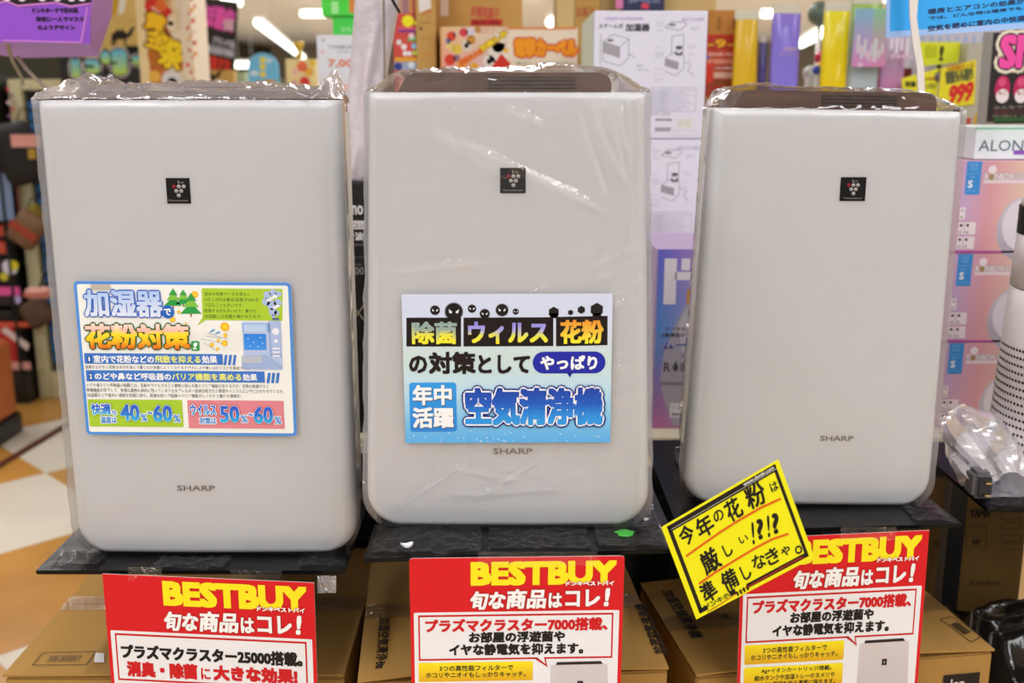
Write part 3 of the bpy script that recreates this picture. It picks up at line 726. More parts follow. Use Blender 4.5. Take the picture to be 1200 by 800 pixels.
for (x, y, r_, sp, sr) in ((228, 127, 22, 0, 0), (312, 133, 37, 28, .2), (393, 120, 19, 0, 0), (450, 143, 21, 22, .15), (527, 126, 26, 24, .2), (588, 133, 14, 0, 0)):
    fc.disc(x, y, r_, '#100808', 3, spikes=sp, sr=sr)
    for q in (-1, 1): fc.poly([(x + q * r_ * .2, y + r_ * .02), (x + q * r_ * .62, y - r_ * .3), (x + q * r_ * .55, y + r_ * .15), (x + q * r_ * .3, y + r_ * .22)], '#e4e6f0', 4)
for (x, y, r_) in ((758, 136, 22), (833, 137, 11), (881, 125, 16), (950, 124, 27)): fc.disc(x, y, r_, '#16110d', 3, spikes=6, sr=.16)
fc.poly([(740, 140), (778, 140), (776, 162), (742, 162)], '#120606', 3); fc.poly([(932, 140), (968, 140), (972, 158), (930, 158)], '#120606', 3)
fc.text('の', 112, 330, 193, 408, '#180a0a', 4, 0.045); fc.text('対策', 200, 312, 410, 412, '#180a0a', 4, 0.045); fc.text('として', 420, 326, 652, 410, '#180a0a', 4, 0.045)
u0, v0, u1, v1 = fc.box(664, 312, 988, 408); fc.rect(u0, v0, u1, v1, '#1b25a4', 3, r=(v1 - v0) / 2 * .98, px=False); fc.poly([(815, 405), (842, 405), (830, 428)], '#1b25a4', 3)
fc.text('やっぱり', 698, 328, 952, 392, '#f3f4fa', 5, 0.04)
fc.rect(112, 450, 326, 668, '#2f9ae8', 3, col2='#2b86de', r=0.004)
fc.text('年中', 132, 464, 306, 554, '#4b5560', 4, 0.04); fc.text('活躍', 132, 564, 314, 656, '#4b5560', 4, 0.04)
fc.text('年中', 128, 460, 303, 550, '#f2f4f8', 5, 0.04); fc.text('活躍', 128, 560, 311, 652, '#f2f4f8', 5, 0.04)
fc.text('空気清浄機', 362, 470, 978, 640, '#1c4ab4', 12, 0.045, grads=[(0, '#1a3fa8'), (.45, '#1e5cc4'), (.75, '#2a8ee2'), (1, '#2f9ae8')], out=[(0.0030, '#f2f4fa'), (0.0050, '#17257e')])
fc.build('printed_face', sg)

# ------------------------------------------------------------------ red posters hanging from the plates
def poster(label, TL, TR, BL, Y, yaw, kind, r=0.0, tall=1.1):
    sg, fc, W, H = sheet('price_poster', label, 'poster', TL, TR, BL, Y, yaw, CARDW, 'red sale posters hanging from the plates', r=r, height=0.40)
    k = W / 1012; kv = k * tall
    def T(s, x0, y0, x1, y1, c, l=4, b=0.03, **kw): fc.text(s, x0 * k, y0 * kv, x1 * k, y1 * kv, c, l, b, px=False, **kw)
    def Rr(x0, y0, x1, y1, c, l=2, **kw): fc.rect(x0 * k, y0 * kv, x1 * k, min(y1 * kv, H - .006), c, l, px=False, **kw)
    fc.rect(0, 0, W, H, '#d3141d', 1, px=False, r=r)
    Rr(17, 252, 994, 1380, '#e8e9ee', 2, r=0.002)
    T('BESTBUY', 287, 18, 977, 130, '#f6e51a', 5, 0.075)
    T('ドンキベストバイ', 737, 113, 965, 134, '#ffffff', 9, 0.04, out=[(0.0008, '#b01018')])
    T('旬な', 284, 154, 450, 240, '#f2f2f4', 9, 0.04, skew=.16, out=[(0.0010, '#8c0f16')]); T('商品', 456, 146, 645, 238, '#f2f2f4', 9, 0.04, skew=.12, out=[(0.0010, '#8c0f16')])
    T('は', 655, 166, 720, 236, '#f2f2f4', 9, 0.04, out=[(0.0010, '#8c0f16')]); T('コレ', 735, 152, 900, 232, '#f2f2f4', 9, 0.045, out=[(0.0010, '#8c0f16')]); T('!', 922, 146, 945, 232, '#f2f2f4', 9, 0.06, skew=.1, out=[(0.0010, '#8c0f16')])
    Rr(37, 264, 967, 480, '#c4121b', 3); Rr(45, 273, 959, 471, '#e8e9ee', 4)
    P = lambda pts: [(a * k, b * kv) for a, b in pts]
    fc.poly(P([(585, 474), (655, 520), (645, 474)]), '#c4121b', 3, px=False); fc.poly(P([(600, 468), (645, 504), (636, 468)]), '#e8e9ee', 5, px=False)
    if kind == 25:
        T('プラズマクラスター25000搭載。', 62, 312, 945, 378, '#15110f', 6, 0.05)
        T('消臭・除菌', 84, 388, 432, 460, '#c8141c', 6, 0.06); T('に', 448, 404, 494, 458, '#c8141c', 6, 0.035); T('大きな効果!', 508, 388, 918, 460, '#c8141c', 6, 0.06)
        Rr(35, 494, 560, 610, '#f3e01e', 3, col2='#e8b818'); T('全ての部屋に最適です。', 150, 506, 440, 536, '#2a241c', 5, 0.02)
    else:
        T('プラズマクラスター7000搭載、', 70, 283, 940, 346, '#c8141c', 6, 0.05)
        T('お部屋の浮遊菌や', 277, 345, 737, 398, '#15110f', 6, 0.05); T('イヤな静電気を抑えます。', 182, 402, 826, 458, '#15110f', 6, 0.05)
        Rr(35, 490, 584, 582, '#f5e31a', 3, col2='#dfa91a', r=0.002)
        T('3つの高性能フィルターで', 135, 504, 489, 532, '#241f18', 5, 0.02); T('ホコリやニオイもしっかりキャッチ。', 70, 537, 550, 564, '#241f18', 5, 0.02)
        Rr(35, 596, 584, 702, '#f5e31a', 3, col2='#dfa91a', r=0.002)
        T('Ag+イオンカートリッジ搭載。', 130, 604, 520, 630, '#241f18', 5, 0.02); T('給水タンクや加湿トレーのヌメリや', 95, 636, 540, 662, '#241f18', 5, 0.02); T('ニオイの原因を抑え清潔に保ちます。', 85, 668, 545, 694, '#241f18', 5, 0.02)
        Rr(35, 716, 584, 808, '#f5e31a', 3, col2='#dfa91a', r=0.002)
        # printed picture of the purifier
        fc.poly(P([(694, 512), (700, 496), (912, 494), (924, 510)]), '#2a1d1a', 4, px=False)
        fc.poly(P([(672, 510), (944, 508), (962, 900), (664, 900)]), '#cfc8cc', 5, px=False, col2='#c2b9bd')
        Rr(800, 588, 828, 618, '#1a1412', 6); Rr(812, 598, 816, 608, '#cfc8cc', 7)
    fc.build('printed_face', sg)
    return sg
p1 = poster('red poster hanging below the left purifier, reading 25000', (120, 672), (368, 682.5), (121.5, 800), 1.352, -4, 25, tall=1.15)
p2 = poster('red poster with rounded corners hanging below the middle purifier', (479.5, 654), (732, 651), (479.5, 800), 1.236, 2.2, 7, r=0.004)
p3 = poster('red tilted poster below the right purifier, corner under the yellow card', (869.5, 631), (1089, 621), (881, 800), 1.432, 4.0, 7, tall=1.26)
# clear tape holding them to the plates
for (po, xa, ya, xb, Y_) in ((p1, 150, 664, 190, 1.350), (p1, 270, 668, 330, 1.350), (p2, 560, 646, 700, 1.233), (p3, 985, 617, 1050, 1.431)):
    pts = []
    V, Fc = [], []
    for j in range(3):
        for i in range(9):
            p = atY(xa + (xb - xa) * i / 8, ya + 8 * j, Y_ - 0.0012); V.append((p.x, p.y - 0.0006 * random.random(), p.z))
    for j in range(2):
        for i in range(8): q = j * 9 + i; Fc.append((q, q + 1, q + 10, q + 9))
    obj('tape_strip', V, Fc, TAPE, po)

# hand-lettered yellow card (crop 760,520 x3.6375)
sg, fc, W, H = sheet('handwritten_card', 'tilted yellow card hand-lettered in black with a black border', 'sign', (775, 617.6), (912, 538), (816, 725.6), 1.228, -20, mat('yellow_card', '#f2ee10', 0.5), thick=0.0009, oblique=True)
fc.crop(760, 520, 3.6375)
fc.rect(0, 0, W, H, '#ece80e', 1, px=False)
bd = '#1c1410'
def pl(a, b, wd, c, l=2): fc.line([a, b], wd, c, l)
bx0, by0, bx1, by1 = W * 0.042, H * 0.022, W * 0.968, H * 0.965
fc.rect(bx0, by0, bx1, by0 + 0.0085, bd, 2, px=False); fc.rect(bx0, by0, bx0 + 0.0055, by1, bd, 2, px=False); fc.rect(bx1 - 0.0042, by0, bx1, by1, bd, 2, px=False); fc.rect(W * .46, by1 - 0.0058, bx1, by1, bd, 2, px=False); fc.rect(bx0, by1 - 0.0058, W * .12, by1, bd, 2, px=False)
fc.rect(bx0 + .004, by0 + 0.0058, bx1, by0 + 0.0063, '#d8d8d0', 3, px=False)
fc.text('www.donki.com', bx1 - 0.046, by0 + 0.0006, bx1 - 0.003, by0 + 0.0048, '#f0f0e8', 3, 0.02, px=False)
kk = (W / 158.4) / 3.6375
def hw_(s, cx_, cy_, wd, h, rot=0, b=0.012, c='#17120c'):
    u, v = fc.uv(cx_, cy_); kv = H / 115.5 / 3.6375; q = 1.13; fc.text(s, u - wd * kk * q / 2, v - h * kv * q / 2, u + wd * kk * q / 2, v + h * kv * q / 2, c, 4, b + .012, rot=rot, px=False, res=3)
for a in (('今', 162, 388, 62, 72, -8), ('年', 240, 350, 70, 78, 4), ('の', 298, 305, 42, 40, 3), ('花', 362, 278, 62, 78, 5), ('粉', 455, 218, 78, 84, -3), ('は', 535, 180, 30, 34, 0),
          ('厳', 262, 497, 76, 86, 6), ('し', 338, 450, 34, 48, 5), ('い', 405, 405, 36, 26, -6), ('!', 446, 380, 9, 78, -18, .04), ('?', 477, 362, 26, 72, -14, .03), ('!', 512, 350, 9, 76, -18, .04), ('?', 543, 338, 26, 72, -14, .03),
          ('準', 257, 628, 62, 78, 8), ('備', 345, 578, 66, 74, 4), ('し', 415, 545, 36, 56, 4), ('な', 470, 500, 54, 52, -4), ('き', 528, 478, 52, 58, 2), ('ゃ', 585, 455, 36, 34, 4), ('。', 640, 450, 28, 30, 0)): hw_(*a)
OR = '#dd5f14'
def curve_(pts, wd, c, l=5): fc.line(pts, wd, c, l)
curve_([(160, 478), (230, 428), (310, 372), (390, 322), (480, 270), (565, 232)], 9, OR); curve_([(215, 595), (290, 543), (370, 494), (460, 440), (530, 404), (597, 382)], 9, OR)
curve_([(250, 716), (310, 680), (370, 640), (430, 605), (520, 555), (600, 510), (660, 480)], 4, '#b8281c', 3)
for k, s in enumerate(('ド', 'ン', 'キ', 'ホ', 'ー')): hw_(s, 250 + k * 27, 692 - k * 15, 26, 20, 0, .02)
for k in range(4): pl((375 + k * 14, 628 - k * 8), (384 + k * 14, 646 - k * 8), 9, bd, 3)
fc.build('lettering', sg)
# ------------------------------------------------------------------ product cartons under the plates
def near_carton(label, cx0, cy0, wid, dep, ztop, yaw, archl, prints):
    """front top left corner x,y in room; body, two flaps, tape, prints"""
    t = thing('cardboard_carton', label, 'box', (cx0 + wid / 2, cy0 + dep / 2, 0), 'brown product cartons under the plates')
    c = (cx0, cy0); zb = ztop - 0.006
    V, Fc = bbox_bevel(cx0, cx0 + wid, cy0, cy0 + dep, 0.0, zb, 0.003); obj('body', yawed(V, c, yaw), Fc, CARD, t)
    for s in (0, 1):
        y0 = cy0 - 0.002 if s == 0 else cy0 + dep / 2 + 0.001; y1 = cy0 + dep / 2 - 0.001 if s == 0 else cy0 + dep + 0.002
        V, Fc = [], []; nx, ny = 24, 6
        for lay in (0, 1):
            for j in range(ny + 1):
                for i in range(nx + 1):
                    a = i / nx; b = j / ny if s == 0 else 1 - j / ny
                    peak = archl[1] if len(archl) > 1 else 0.5
                    q = a / peak if a < peak else (1 - a) / (1 - peak)
                    z = ztop + 0.0008 + archl[0] * q * (1 - b) ** 1.5 - (0.0035 if lay == 0 else 0)
                    V.append((cx0 - 0.001 + (wid + 0.002) * a, y0 + (y1 - y0) * j / ny, z))
        n = (nx + 1) * (ny + 1)
        for lay in (0, 1):
            for j in range(ny):
                for i in range(nx):
                    k = lay * n + j * (nx + 1) + i; q = (k, k + 1, k + nx + 2, k + nx + 1); Fc.append(q if lay else q[::-1])
        for i in range(nx): Fc.append((i, i + 1, n + i + 1, n + i)); k = ny * (nx + 1) + i; Fc.append((k + 1, k, n + k, n + k + 1))
        for j in range(ny): k = j * (nx + 1); Fc.append((k + nx + 1, k, n + k, n + k + nx + 1)); k += nx; Fc.append((k, k + nx + 1, n + k + nx + 1, n + k))
        obj('flap', yawed(V, c, yaw), Fc, CARD, t)
    V, Fc = [], []
    for i in range(31):
        for y in (cy0 + dep / 2 - 0.025, cy0 + dep / 2, cy0 + dep / 2 + 0.025):
            V.append((cx0 + wid * i / 30, y, ztop + 0.0022 + 0.0012 * abs(noise.noise(Vector((i * .7, y * 40, cx0))))))
    for i in range(30):
        for j in range(2): k = i * 3 + j; Fc.append((k, k + 3, k + 4, k + 1))
    obj('packing_tape', yawed(V, c, yaw), Fc, TAPE, t, True)
    ca, sa = math.cos(R(yaw)), math.sin(R(yaw))
    top = Face((cx0, cy0, ztop + 0.0030), (ca, sa, 0), (sa, -ca, 0), (0, 0, 1)); frt = Face((cx0, cy0 - 0.0006, zb), (ca, sa, 0), (0, 0, -1), (sa, -ca, 0)); frt.O = frt.O + frt.N * 0.0006
    prints(top, frt, t)
    return t
INKC = '#2a2118'
def barcode_frame(top, P, horiz=True):
    """rounded frame with bars on the carton top; P = corner quad in photo pixels"""
    (a, b, c, d) = P
    top.line([a, b, c, d, a], 1.0, INKC, 1)
    for k in range(26):
        t = 0.2 + 0.6 * k / 26; 
        if k % 5 == 3: continue
        p = (a[0] + (b[0] - a[0]) * t, a[1] + (b[1] - a[1]) * t); q = (d[0] + (c[0] - d[0]) * t, d[1] + (c[1] - d[1]) * t)
        m_ = lambda s_: (p[0] + (q[0] - p[0]) * s_, p[1] + (q[1] - p[1]) * s_)
        top.line([m_(.25), m_(.72)], 0.5 + (k % 3) * .35, '#6d5836', 1)
def pr1(top, frt, t):
    barcode_frame(top, [(50, 764), (112, 763), (101, 778.5), (38, 779)]); top.build('printed_marks', t)
    V = [tuple(top.pt(*top.uv(*p), 2)) for p in ((112, 765), (122, 765), (122, 776), (110, 776))]; obj('white_label', V, [(0, 1, 2, 3)], PAPER, t)
def vtext(top, s, x, y, px_h, wpx, rot):
    u, v = top.uv(x, y); m_ = abs(top.uv(x + 10, y)[0] - u) / 10
    top.text(s, u - wpx * m_ / 2, v - px_h * m_ / 2, u + wpx * m_ / 2, v + px_h * m_ / 2, INKC, 1, 0.03, rot=rot, px=False)
def pr2(top, frt, t):
    vtext(top, '加湿空気清浄機', 449, 752, 14, 120, -90); top.build('printed_text', t); vtext(top, '加湿空気清浄機', 762, 735, 15, 120, 90); top.build('printed_text', t)
def pr3(top, frt, t):
    vtext(top, '加湿空気清浄機', 799, 718, 16, 120, -90); top.build('printed_text', t)
    barcode_frame(top, [(1102, 725), (1116, 722), (1151, 745), (1138, 752)])
    top.disc(850, 722, 5, '#5a4427', 1); top.line([(850, 722), (872, 727)], 1.2, '#5a4427', 1); top.build('printed_marks', t)
    frt.rect(1106, 791, 1144, 830, '#1c1613', 1); frt.text('Ion', 1114, 795, 1130, 806, '#d8d2ca', 2, 0.02); frt.build('printed_front', t)
a1 = atY(5, 790, 1.40)
near_carton('large cardboard carton at the bottom left with a barcode frame on its lid', a1.x, 1.40, 0.497, 0.44, a1.z, 0, (0.002,), pr1)
a2 = atY(421, 797, 1.30); b2 = atY(801, 781, 1.34)
near_carton('cardboard carton under the middle purifier, between its two neighbours', -0.2128, 1.322, 0.435, 0.40, 0.713, 4.7, (0.012, .3), pr2)
a3 = atZ(816, 790, 0.635)
near_carton('cardboard carton at the bottom right whose lid gapes above the dark printed square', a3.x, a3.y, 0.497, 0.315, 0.635, 8.9, (0.012, .55), pr3)

# cartons behind the rack posts, shade painted into their cardboard
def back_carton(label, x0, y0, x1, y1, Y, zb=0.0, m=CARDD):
    return carton('stored_carton', label, 'box', x0, y0, x1, y1, Y, 0.4, m, 'cartons behind the rack', zb=zb, bevel=0.004)
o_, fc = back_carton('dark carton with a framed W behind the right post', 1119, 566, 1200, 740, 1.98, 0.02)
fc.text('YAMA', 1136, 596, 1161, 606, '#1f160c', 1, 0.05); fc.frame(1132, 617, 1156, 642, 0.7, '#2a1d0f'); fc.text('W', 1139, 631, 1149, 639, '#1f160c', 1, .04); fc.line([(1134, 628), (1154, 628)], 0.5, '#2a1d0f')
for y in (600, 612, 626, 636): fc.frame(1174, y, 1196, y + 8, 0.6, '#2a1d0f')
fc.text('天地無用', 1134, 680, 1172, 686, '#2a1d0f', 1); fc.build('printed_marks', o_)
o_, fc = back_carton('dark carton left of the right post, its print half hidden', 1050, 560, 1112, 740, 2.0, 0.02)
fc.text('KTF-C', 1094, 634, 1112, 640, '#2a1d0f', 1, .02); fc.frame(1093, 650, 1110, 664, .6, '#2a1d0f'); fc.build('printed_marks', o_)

# black plastic bag crumpled beside the right carton
V, Fc = [], []
n = 30
for j in range(n + 1):
    for i in range(n + 1):
        u, v_ = i / n, j / n
        p = Vector((0.82 + u * 0.60, 1.50 + v_ * 0.34, 0.50 + 0.13 * math.sin(math.pi * min(1, v_ * 1.1)) ** .5 * (0.6 + .4 * math.sin(u * 3))))
        r_ = abs(noise.noise(Vector((u * 5 + v_ * 4, v_ * 3 - u * 2, 2.0)))); p.z += 0.05 * (1 - 2.4 * r_) * (0.3 + v_)
        p.z -= max(0, .12 - v_) * .9
        V.append(tuple(p))
for j in range(n):
    for i in range(n): k = j * (n + 1) + i; Fc.append((k, k + 1, k + n + 2, k + n + 1))
nb = len(V)
for i in range(n + 1): V.append((V[i][0], V[i][1], 0.0))
for i in range(n): Fc.append((i + 1, i, nb + i, nb + i + 1))
for j in range(n + 1): p = V[j * (n + 1)]; V.append((p[0], p[1], 0.0))
for j in range(n): Fc.append((j * (n + 1), (j + 1) * (n + 1), nb + n + 1 + j + 1, nb + n + 1 + j))
o_ = obj('plastic_bag', V, Fc, mat('black_bag_film', '#1a1716', 0.16, bump=0.25, bscale=30), smooth=True)
tag(o_, 'shiny black plastic bag heaped at the bottom right corner', 'bag')

# ------------------------------------------------------------------ adapter in a bag and the white tower
t = thing('bagged_adapter', 'power adapter in a crumpled clear bag beside the white tower', 'adapter', (atY(1150, 560, 1.62).x, 1.64, 0.882))
c0 = atY(1133, 505, 1.70); c1 = atY(1172, 558, 1.59)
V, Fc = [], []; nu, nv = 40, 36
ax = (c1 - c0); L_ = ax.length; axn = ax.normalized(); sd = axn.cross(Vector((0, -1, 0))).normalized(); up = sd.cross(axn)
for j in range(nu + 1):
    s_ = j / nu; ctr = c0 - axn * 0.03 + axn * (L_ + 0.055) * s_
    rad = 0.045 * (0.55 + 0.6 * math.sin(math.pi * min(1, .12 + s_ * .78)))
    for i in range(nv):
        a = 2 * math.pi * i / nv
        nn = noise.noise(Vector((math.cos(a) * 1.6, math.sin(a) * 1.6, s_ * 2.5))); n2 = abs(noise.noise(Vector((math.cos(a) * 1.8 + 5, math.sin(a) * 1.8, s_ * 2.2))))
        rr = rad * (1 + .35 * nn + .5 * (.4 - n2))
        p = ctr + sd * rr * math.cos(a) + up * rr * .75 * math.sin(a); p.z = max(p.z, 0.8835)
        V.append(tuple(p))
for j in range(nu):
    for i in range(nv): Fc.append((j * nv + i, j * nv + (i + 1) % nv, (j + 1) * nv + (i + 1) % nv, (j + 1) * nv + i))
obj('clear_bag', V, Fc, film_mat('bag_film', 0.04, 0.8, 0.18, bump=0.25, bscale=18), t)
V, Fc = [], []
obj('paper_wrap', *bbox_bevel(c0.x - .015, c0.x + .03, 1.62, 1.68, 0.885, 0.955, 0.008), mat('white_wrap', '#d8d6e2', 0.6), t)
q = atY(1154, 572, 1.56)
V, Fc = bbox_bevel(q.x - .016, q.x + .016, 1.562, 1.60, q.z - .020, q.z + .024, 0.006); obj('plug', V, Fc, mat('grey_plug', '#5d5a5e', 0.4), t)
V, Fc = bbox_bevel(q.x - .010, q.x + .010, 1.5585, 1.563, q.z - .014, q.z + .018, 0.001); obj('plug_face', V, Fc, mat('dark_plug_face', '#1c1c2c', 0.4), t)
for s_ in (-1, 1):
    V, Fc = boxm(q.x - .004, q.x + .004, 1.548, 1.559, q.z + .002 + s_ * .010 - .0012, q.z + .002 + s_ * .010 + .0012); obj('prong', V, Fc, mat('brass', '#c9b27a', 0.25, 1.0), t)
cc_ = [atY(x, y, 1.72) for x, y in ((1108, 487), (1116, 485), (1126, 487), (1132, 493), (1136, 502), (1138, 512))]
V, Fc = tube(cc_, 0.003, 8); obj('cable', V, Fc, BLACKP, t, True)

# perforated white tower
cxr = atY(1171, 520, 1.68).x; rb_ = 0.135; cxT = cxr + rb_
t = thing('tower_purifier', 'tall white perforated tower cut by the right edge', 'air purifier', (cxT, 1.70, 0.881))
def lathe(prof, c, n=64):
    V, Fc = [], []
    for r_, z in prof:
        for k in range(n): a = 2 * math.pi * k / n; V.append((c[0] + r_ * math.cos(a), c[1] + r_ * math.sin(a), z))
    for j in range(len(prof) - 1):
        for k in range(n): Fc.append((j * n + k, j * n + (k + 1) % n, (j + 1) * n + (k + 1) % n, (j + 1) * n + k))
    Fc.append(tuple(reversed(range(n)))); Fc.append(tuple(range((len(prof) - 1) * n, len(prof) * n))); return V, Fc
TW = mat('tower_white', '#d9d0d2', 0.4)
def rz(z): return 0.135 - (z - 0.9) * 0.036
zt = atY(1195, 276, 1.70).z; zg = atY(1195, 243, 1.70).z; ztop = atY(1195, 229, 1.70).z; zs = atY(1195, 337, 1.70).z
prof = [(0.100, 0.881), (0.115, 0.884), (0.128, 0.895), (0.1345, 0.915)] + [(rz(z), z) for z in (0.95, 1.05, zs - .002)]
V, Fc = lathe(prof, (cxT, 1.70)); obj('lower_body', V, Fc, TW, t, True)
V, Fc = lathe([(rz(zs) - .0015, zs - .002), (rz(zs) - .0015, zs + .0005)], (cxT, 1.70)); obj('seam', V, Fc, DARK, t)
V, Fc = lathe([(rz(zs), zs), (rz(zt), zt)], (cxT, 1.70)); obj('upper_body', V, Fc, TW, t, True)
V, Fc = lathe([(rz(zt) - .003, zt), (rz(zg) - .003, zg)], (cxT, 1.70)); obj('grille_core', V, Fc, mat('grille_brown', '#2e2622', 0.4), t)
for k in range(48):
    a = math.pi * (0.6 + 1.0 * k / 48)
    x, y = cxT + (rz(zt) - .001) * math.cos(a), 1.70 + (rz(zt) - .001) * math.sin(a)
    V, Fc = boxm(x - .0012, x + .0012, y - .0012, y + .0012, zt, zg); obj('grille_bar', V, Fc, BLACKP, t)
V, Fc = lathe([(rz(zg), zg), (rz(zg) - .001, ztop - .006), (rz(zg) - .008, ztop), (0.02, ztop + .002)], (cxT, 1.70)); obj('lid', V, Fc, TW, t, True)
dots = []
for j in range(16):
    z = 0.912 + j * 0.0125
    for k in range(34):
        a = math.pi * (0.80 + 0.62 * (k + (j % 2) * .5) / 34)
        if j > 12 and k < 6: continue
        r_ = rz(z) + .0006; ca, sa = math.cos(a), math.sin(a); c = Vector((cxT + r_ * ca, 1.70 + r_ * sa, z)); T_ = Vector((-sa, ca, 0))
        dots.append(([tuple(c)] + [tuple(c + T_ * .0026 * math.cos(q_) + Vector((0, 0, .0026 * math.sin(q_)))) for q_ in [i * math.pi / 4 for i in range(8)]], [(0, i + 1, (i + 1) % 8 + 1) for i in range(8)]))
V, Fc = join(dots); g = obj('perforations', V, Fc, DARK, t); g['kind'] = 'stuff'

# ------------------------------------------------------------------ shelf with small appliance boxes behind the purifiers
SH = 0.846
sh = thing('stock_shelf', 'cream steel shelf behind the purifiers carrying appliance boxes', 'shelf', (0.35, 2.35, 0.0))
V, Fc = bbox_bevel(-0.78, 1.78, 1.985, 2.95, SH - 0.03, SH, 0.003); obj('shelf_board', V, Fc, CREAM, sh)
V, Fc = boxm(-0.78, 1.78, 1.978, 1.984, SH - 0.028, SH - 0.012); obj('price_rail', V, Fc, mat('price_rail', '#f0edd8', 0.35), sh)
for x in (-0.77, 1.75):
    for y in (2.43, 2.92):
        V, Fc = boxm(x, x + .03, y, y + .03, 0.0, SH - .0305); obj('leg', V, Fc, CREAM, sh)
BOXW = mat('white_carton', '#e2e0ee', 0.5); BOXB = mat('black_carton', '#161415', 0.45); BOXP = mat('pink_carton', '#d9a3bd', 0.45); BOXG = mat('pale_green_carton', '#cfe3d6', 0.5)

def steam_print(fc, o_, dy=0.0, full=True):
    """layout in metres on a face 0.285 wide"""
    w_, h_ = fc.w, fc.h; X = lambda a: a * w_ / 530; Yv = lambda b: (b - 40) * h_ / 610
    # crop 650,0 x4 coordinates: face runs x 180..710, y 38..650
    T = lambda s, x0, y0, x1, y1, c, l=2, b=0.0: fc.text(s, X(x0 - 180), Yv(y0), X(x1 - 180), Yv(y1), c, l, b, px=False, res=1)
    L_ = lambda pts, c='#8b8996', wd=0.0012: fc.line([(X(a - 180), Yv(b)) for a, b in pts], wd, c, 1, px=False)
    T('STEAM HUMIDIFIER', 232, 70, 410, 84, '#b7aadf', 2, .03); T('スチーム式', 202, 100, 316, 122, '#4a4650', 2, .02); T('加湿器', 328, 100, 440, 136, '#3c3842', 2, .04)
    fc.poly([(X(a - 180), Yv(b)) for a, b in ((225, 182), (302, 208), (302, 262), (225, 236))], '#a7a3a8', 1, px=False)
    L_([(225, 236), (225, 182), (270, 150), (345, 172), (345, 262), (305, 300), (225, 275), (225, 236)]); L_([(302, 208), (345, 172)]); L_([(302, 208), (302, 262)]); L_([(213, 150), (213, 292)])
    fc.disc(X(78), Yv(178), 0.007, '#6d6a72', 2, px=False, ry=.003)
    T('約24cm', 235, 308, 262, 318, '#9a97a6'); L_([(345, 240), (375, 262)])
    T('■仕様 / 定格', 385, 292, 412, 304, '#9a97a6'); T('電源 AC100V 50/60Hz', 392, 312, 440, 322, '#a19eac')
    T('IRIS'[:0] + '組立図', 588, 72, 690, 88, '#b0a9c8')
    L_([(512, 118), (540, 92), (600, 92), (612, 104), (580, 132), (512, 118)]); fc.disc(X(365), Yv(105), .008, '#8b8996', 2, px=False, ry=.003)
    L_([(545, 240), (545, 160), (600, 150), (600, 240)]); fc.disc(X(400), Yv(212), .008, '#58545e', 2, px=False, ry=.004); fc.disc(X(400), Yv(238), .009, '#6a6670', 2, px=False, ry=.006); fc.disc(X(400), Yv(232), .005, '#e2e0ee', 3, px=False, ry=.003)
    fc.poly([(X(a - 180), Yv(b)) for a, b in ((518, 262), (580, 280), (580, 318), (518, 300))], '#a09ca2', 1, px=False)
    L_([(518, 300), (518, 262), (560, 235), (605, 250), (605, 310), (570, 345), (518, 325)]); L_([(605, 280), (640, 290), (625, 320), (650, 340)])
    for (x, y, l) in ((472, 90, 36), (472, 104, 30), (472, 128, 34), (632, 116, 40), (632, 124, 30), (470, 204, 30), (470, 232, 40), (470, 242, 40), (470, 252, 34), (620, 196, 34), (620, 208, 44), (620, 240, 30), (622, 268, 20), (468, 308, 38), (468, 334, 44), (468, 356, 44), (640, 342, 30), (470, 366, 36)):
        T('水タンクのふた', x, y, x + l, y + 8, '#8f8c9c')
    L_([(450, 402), (668, 402), (668, 516), (450, 516), (450, 402)], '#b4b0c2')
    for k in range(9): T('ご使用の前に必ず取扱説明書をお読みになり正しくお使いください安全のため', 456, 412 + k * 11.5, 660 - (k * 37) % 60, 420 + k * 11.5, '#9894a6')
    for k in range(14): fc.rect(X(300 + k * 5.4), Yv(594), X(303 + k * 5.4 - (k % 2)), Yv(614), '#5a4f58', 1, px=False)
    T('MADE IN CHINA', 480, 552, 558, 562, '#55505c', 2, .05); T('CSH-A1', 510, 522, 548, 534, '#6d6878'); T('株式会社', 458, 524, 500, 532, '#7d788a')
    fc.rect(X(405), Yv(552), X(475), Yv(600), '#eceae2', 1, px=False)
    for k in range(3): T('PSE 2022', 586, 556 + k * 14, 650, 562 + k * 14, '#55505c', 3)
    L_([(566, 606), (690, 606), (690, 632), (566, 632), (566, 606)], '#cac6da', .0008)
    fc.build('printed_face', o_)
h3 = (atY(760, 12, 2.45).z - SH) / 3
for i, lab in enumerate(('bottom white steam humidifier carton, hidden behind the blue and purple box', 'middle white steam humidifier carton, between the middle and right purifiers', 'top white steam humidifier carton with line drawings and bold heading')):
    zb = SH + i * h3 + 0.0005; zt_ = SH + (i + 1) * h3 - 0.001
    o_, fc = carton('appliance_carton', lab, 'box', 695, 12, 827, 163, 2.45, 0.42, BOXW, 'stacked white steam humidifier cartons', zb=zb, zt=zt_, yaw=0, bevel=.002)
    if i: steam_print(fc, o_)
    sx = fc.O.x
    V = [(sx - .0006, 2.452, zb + .002), (sx - .0006, 2.868, zb + .002), (sx - .0006, 2.868, zt_ - .002), (sx - .0006, 2.452, zt_ - .002)]
    obj('green_side', V, [(0, 1, 2, 3)], BOXG, o_)
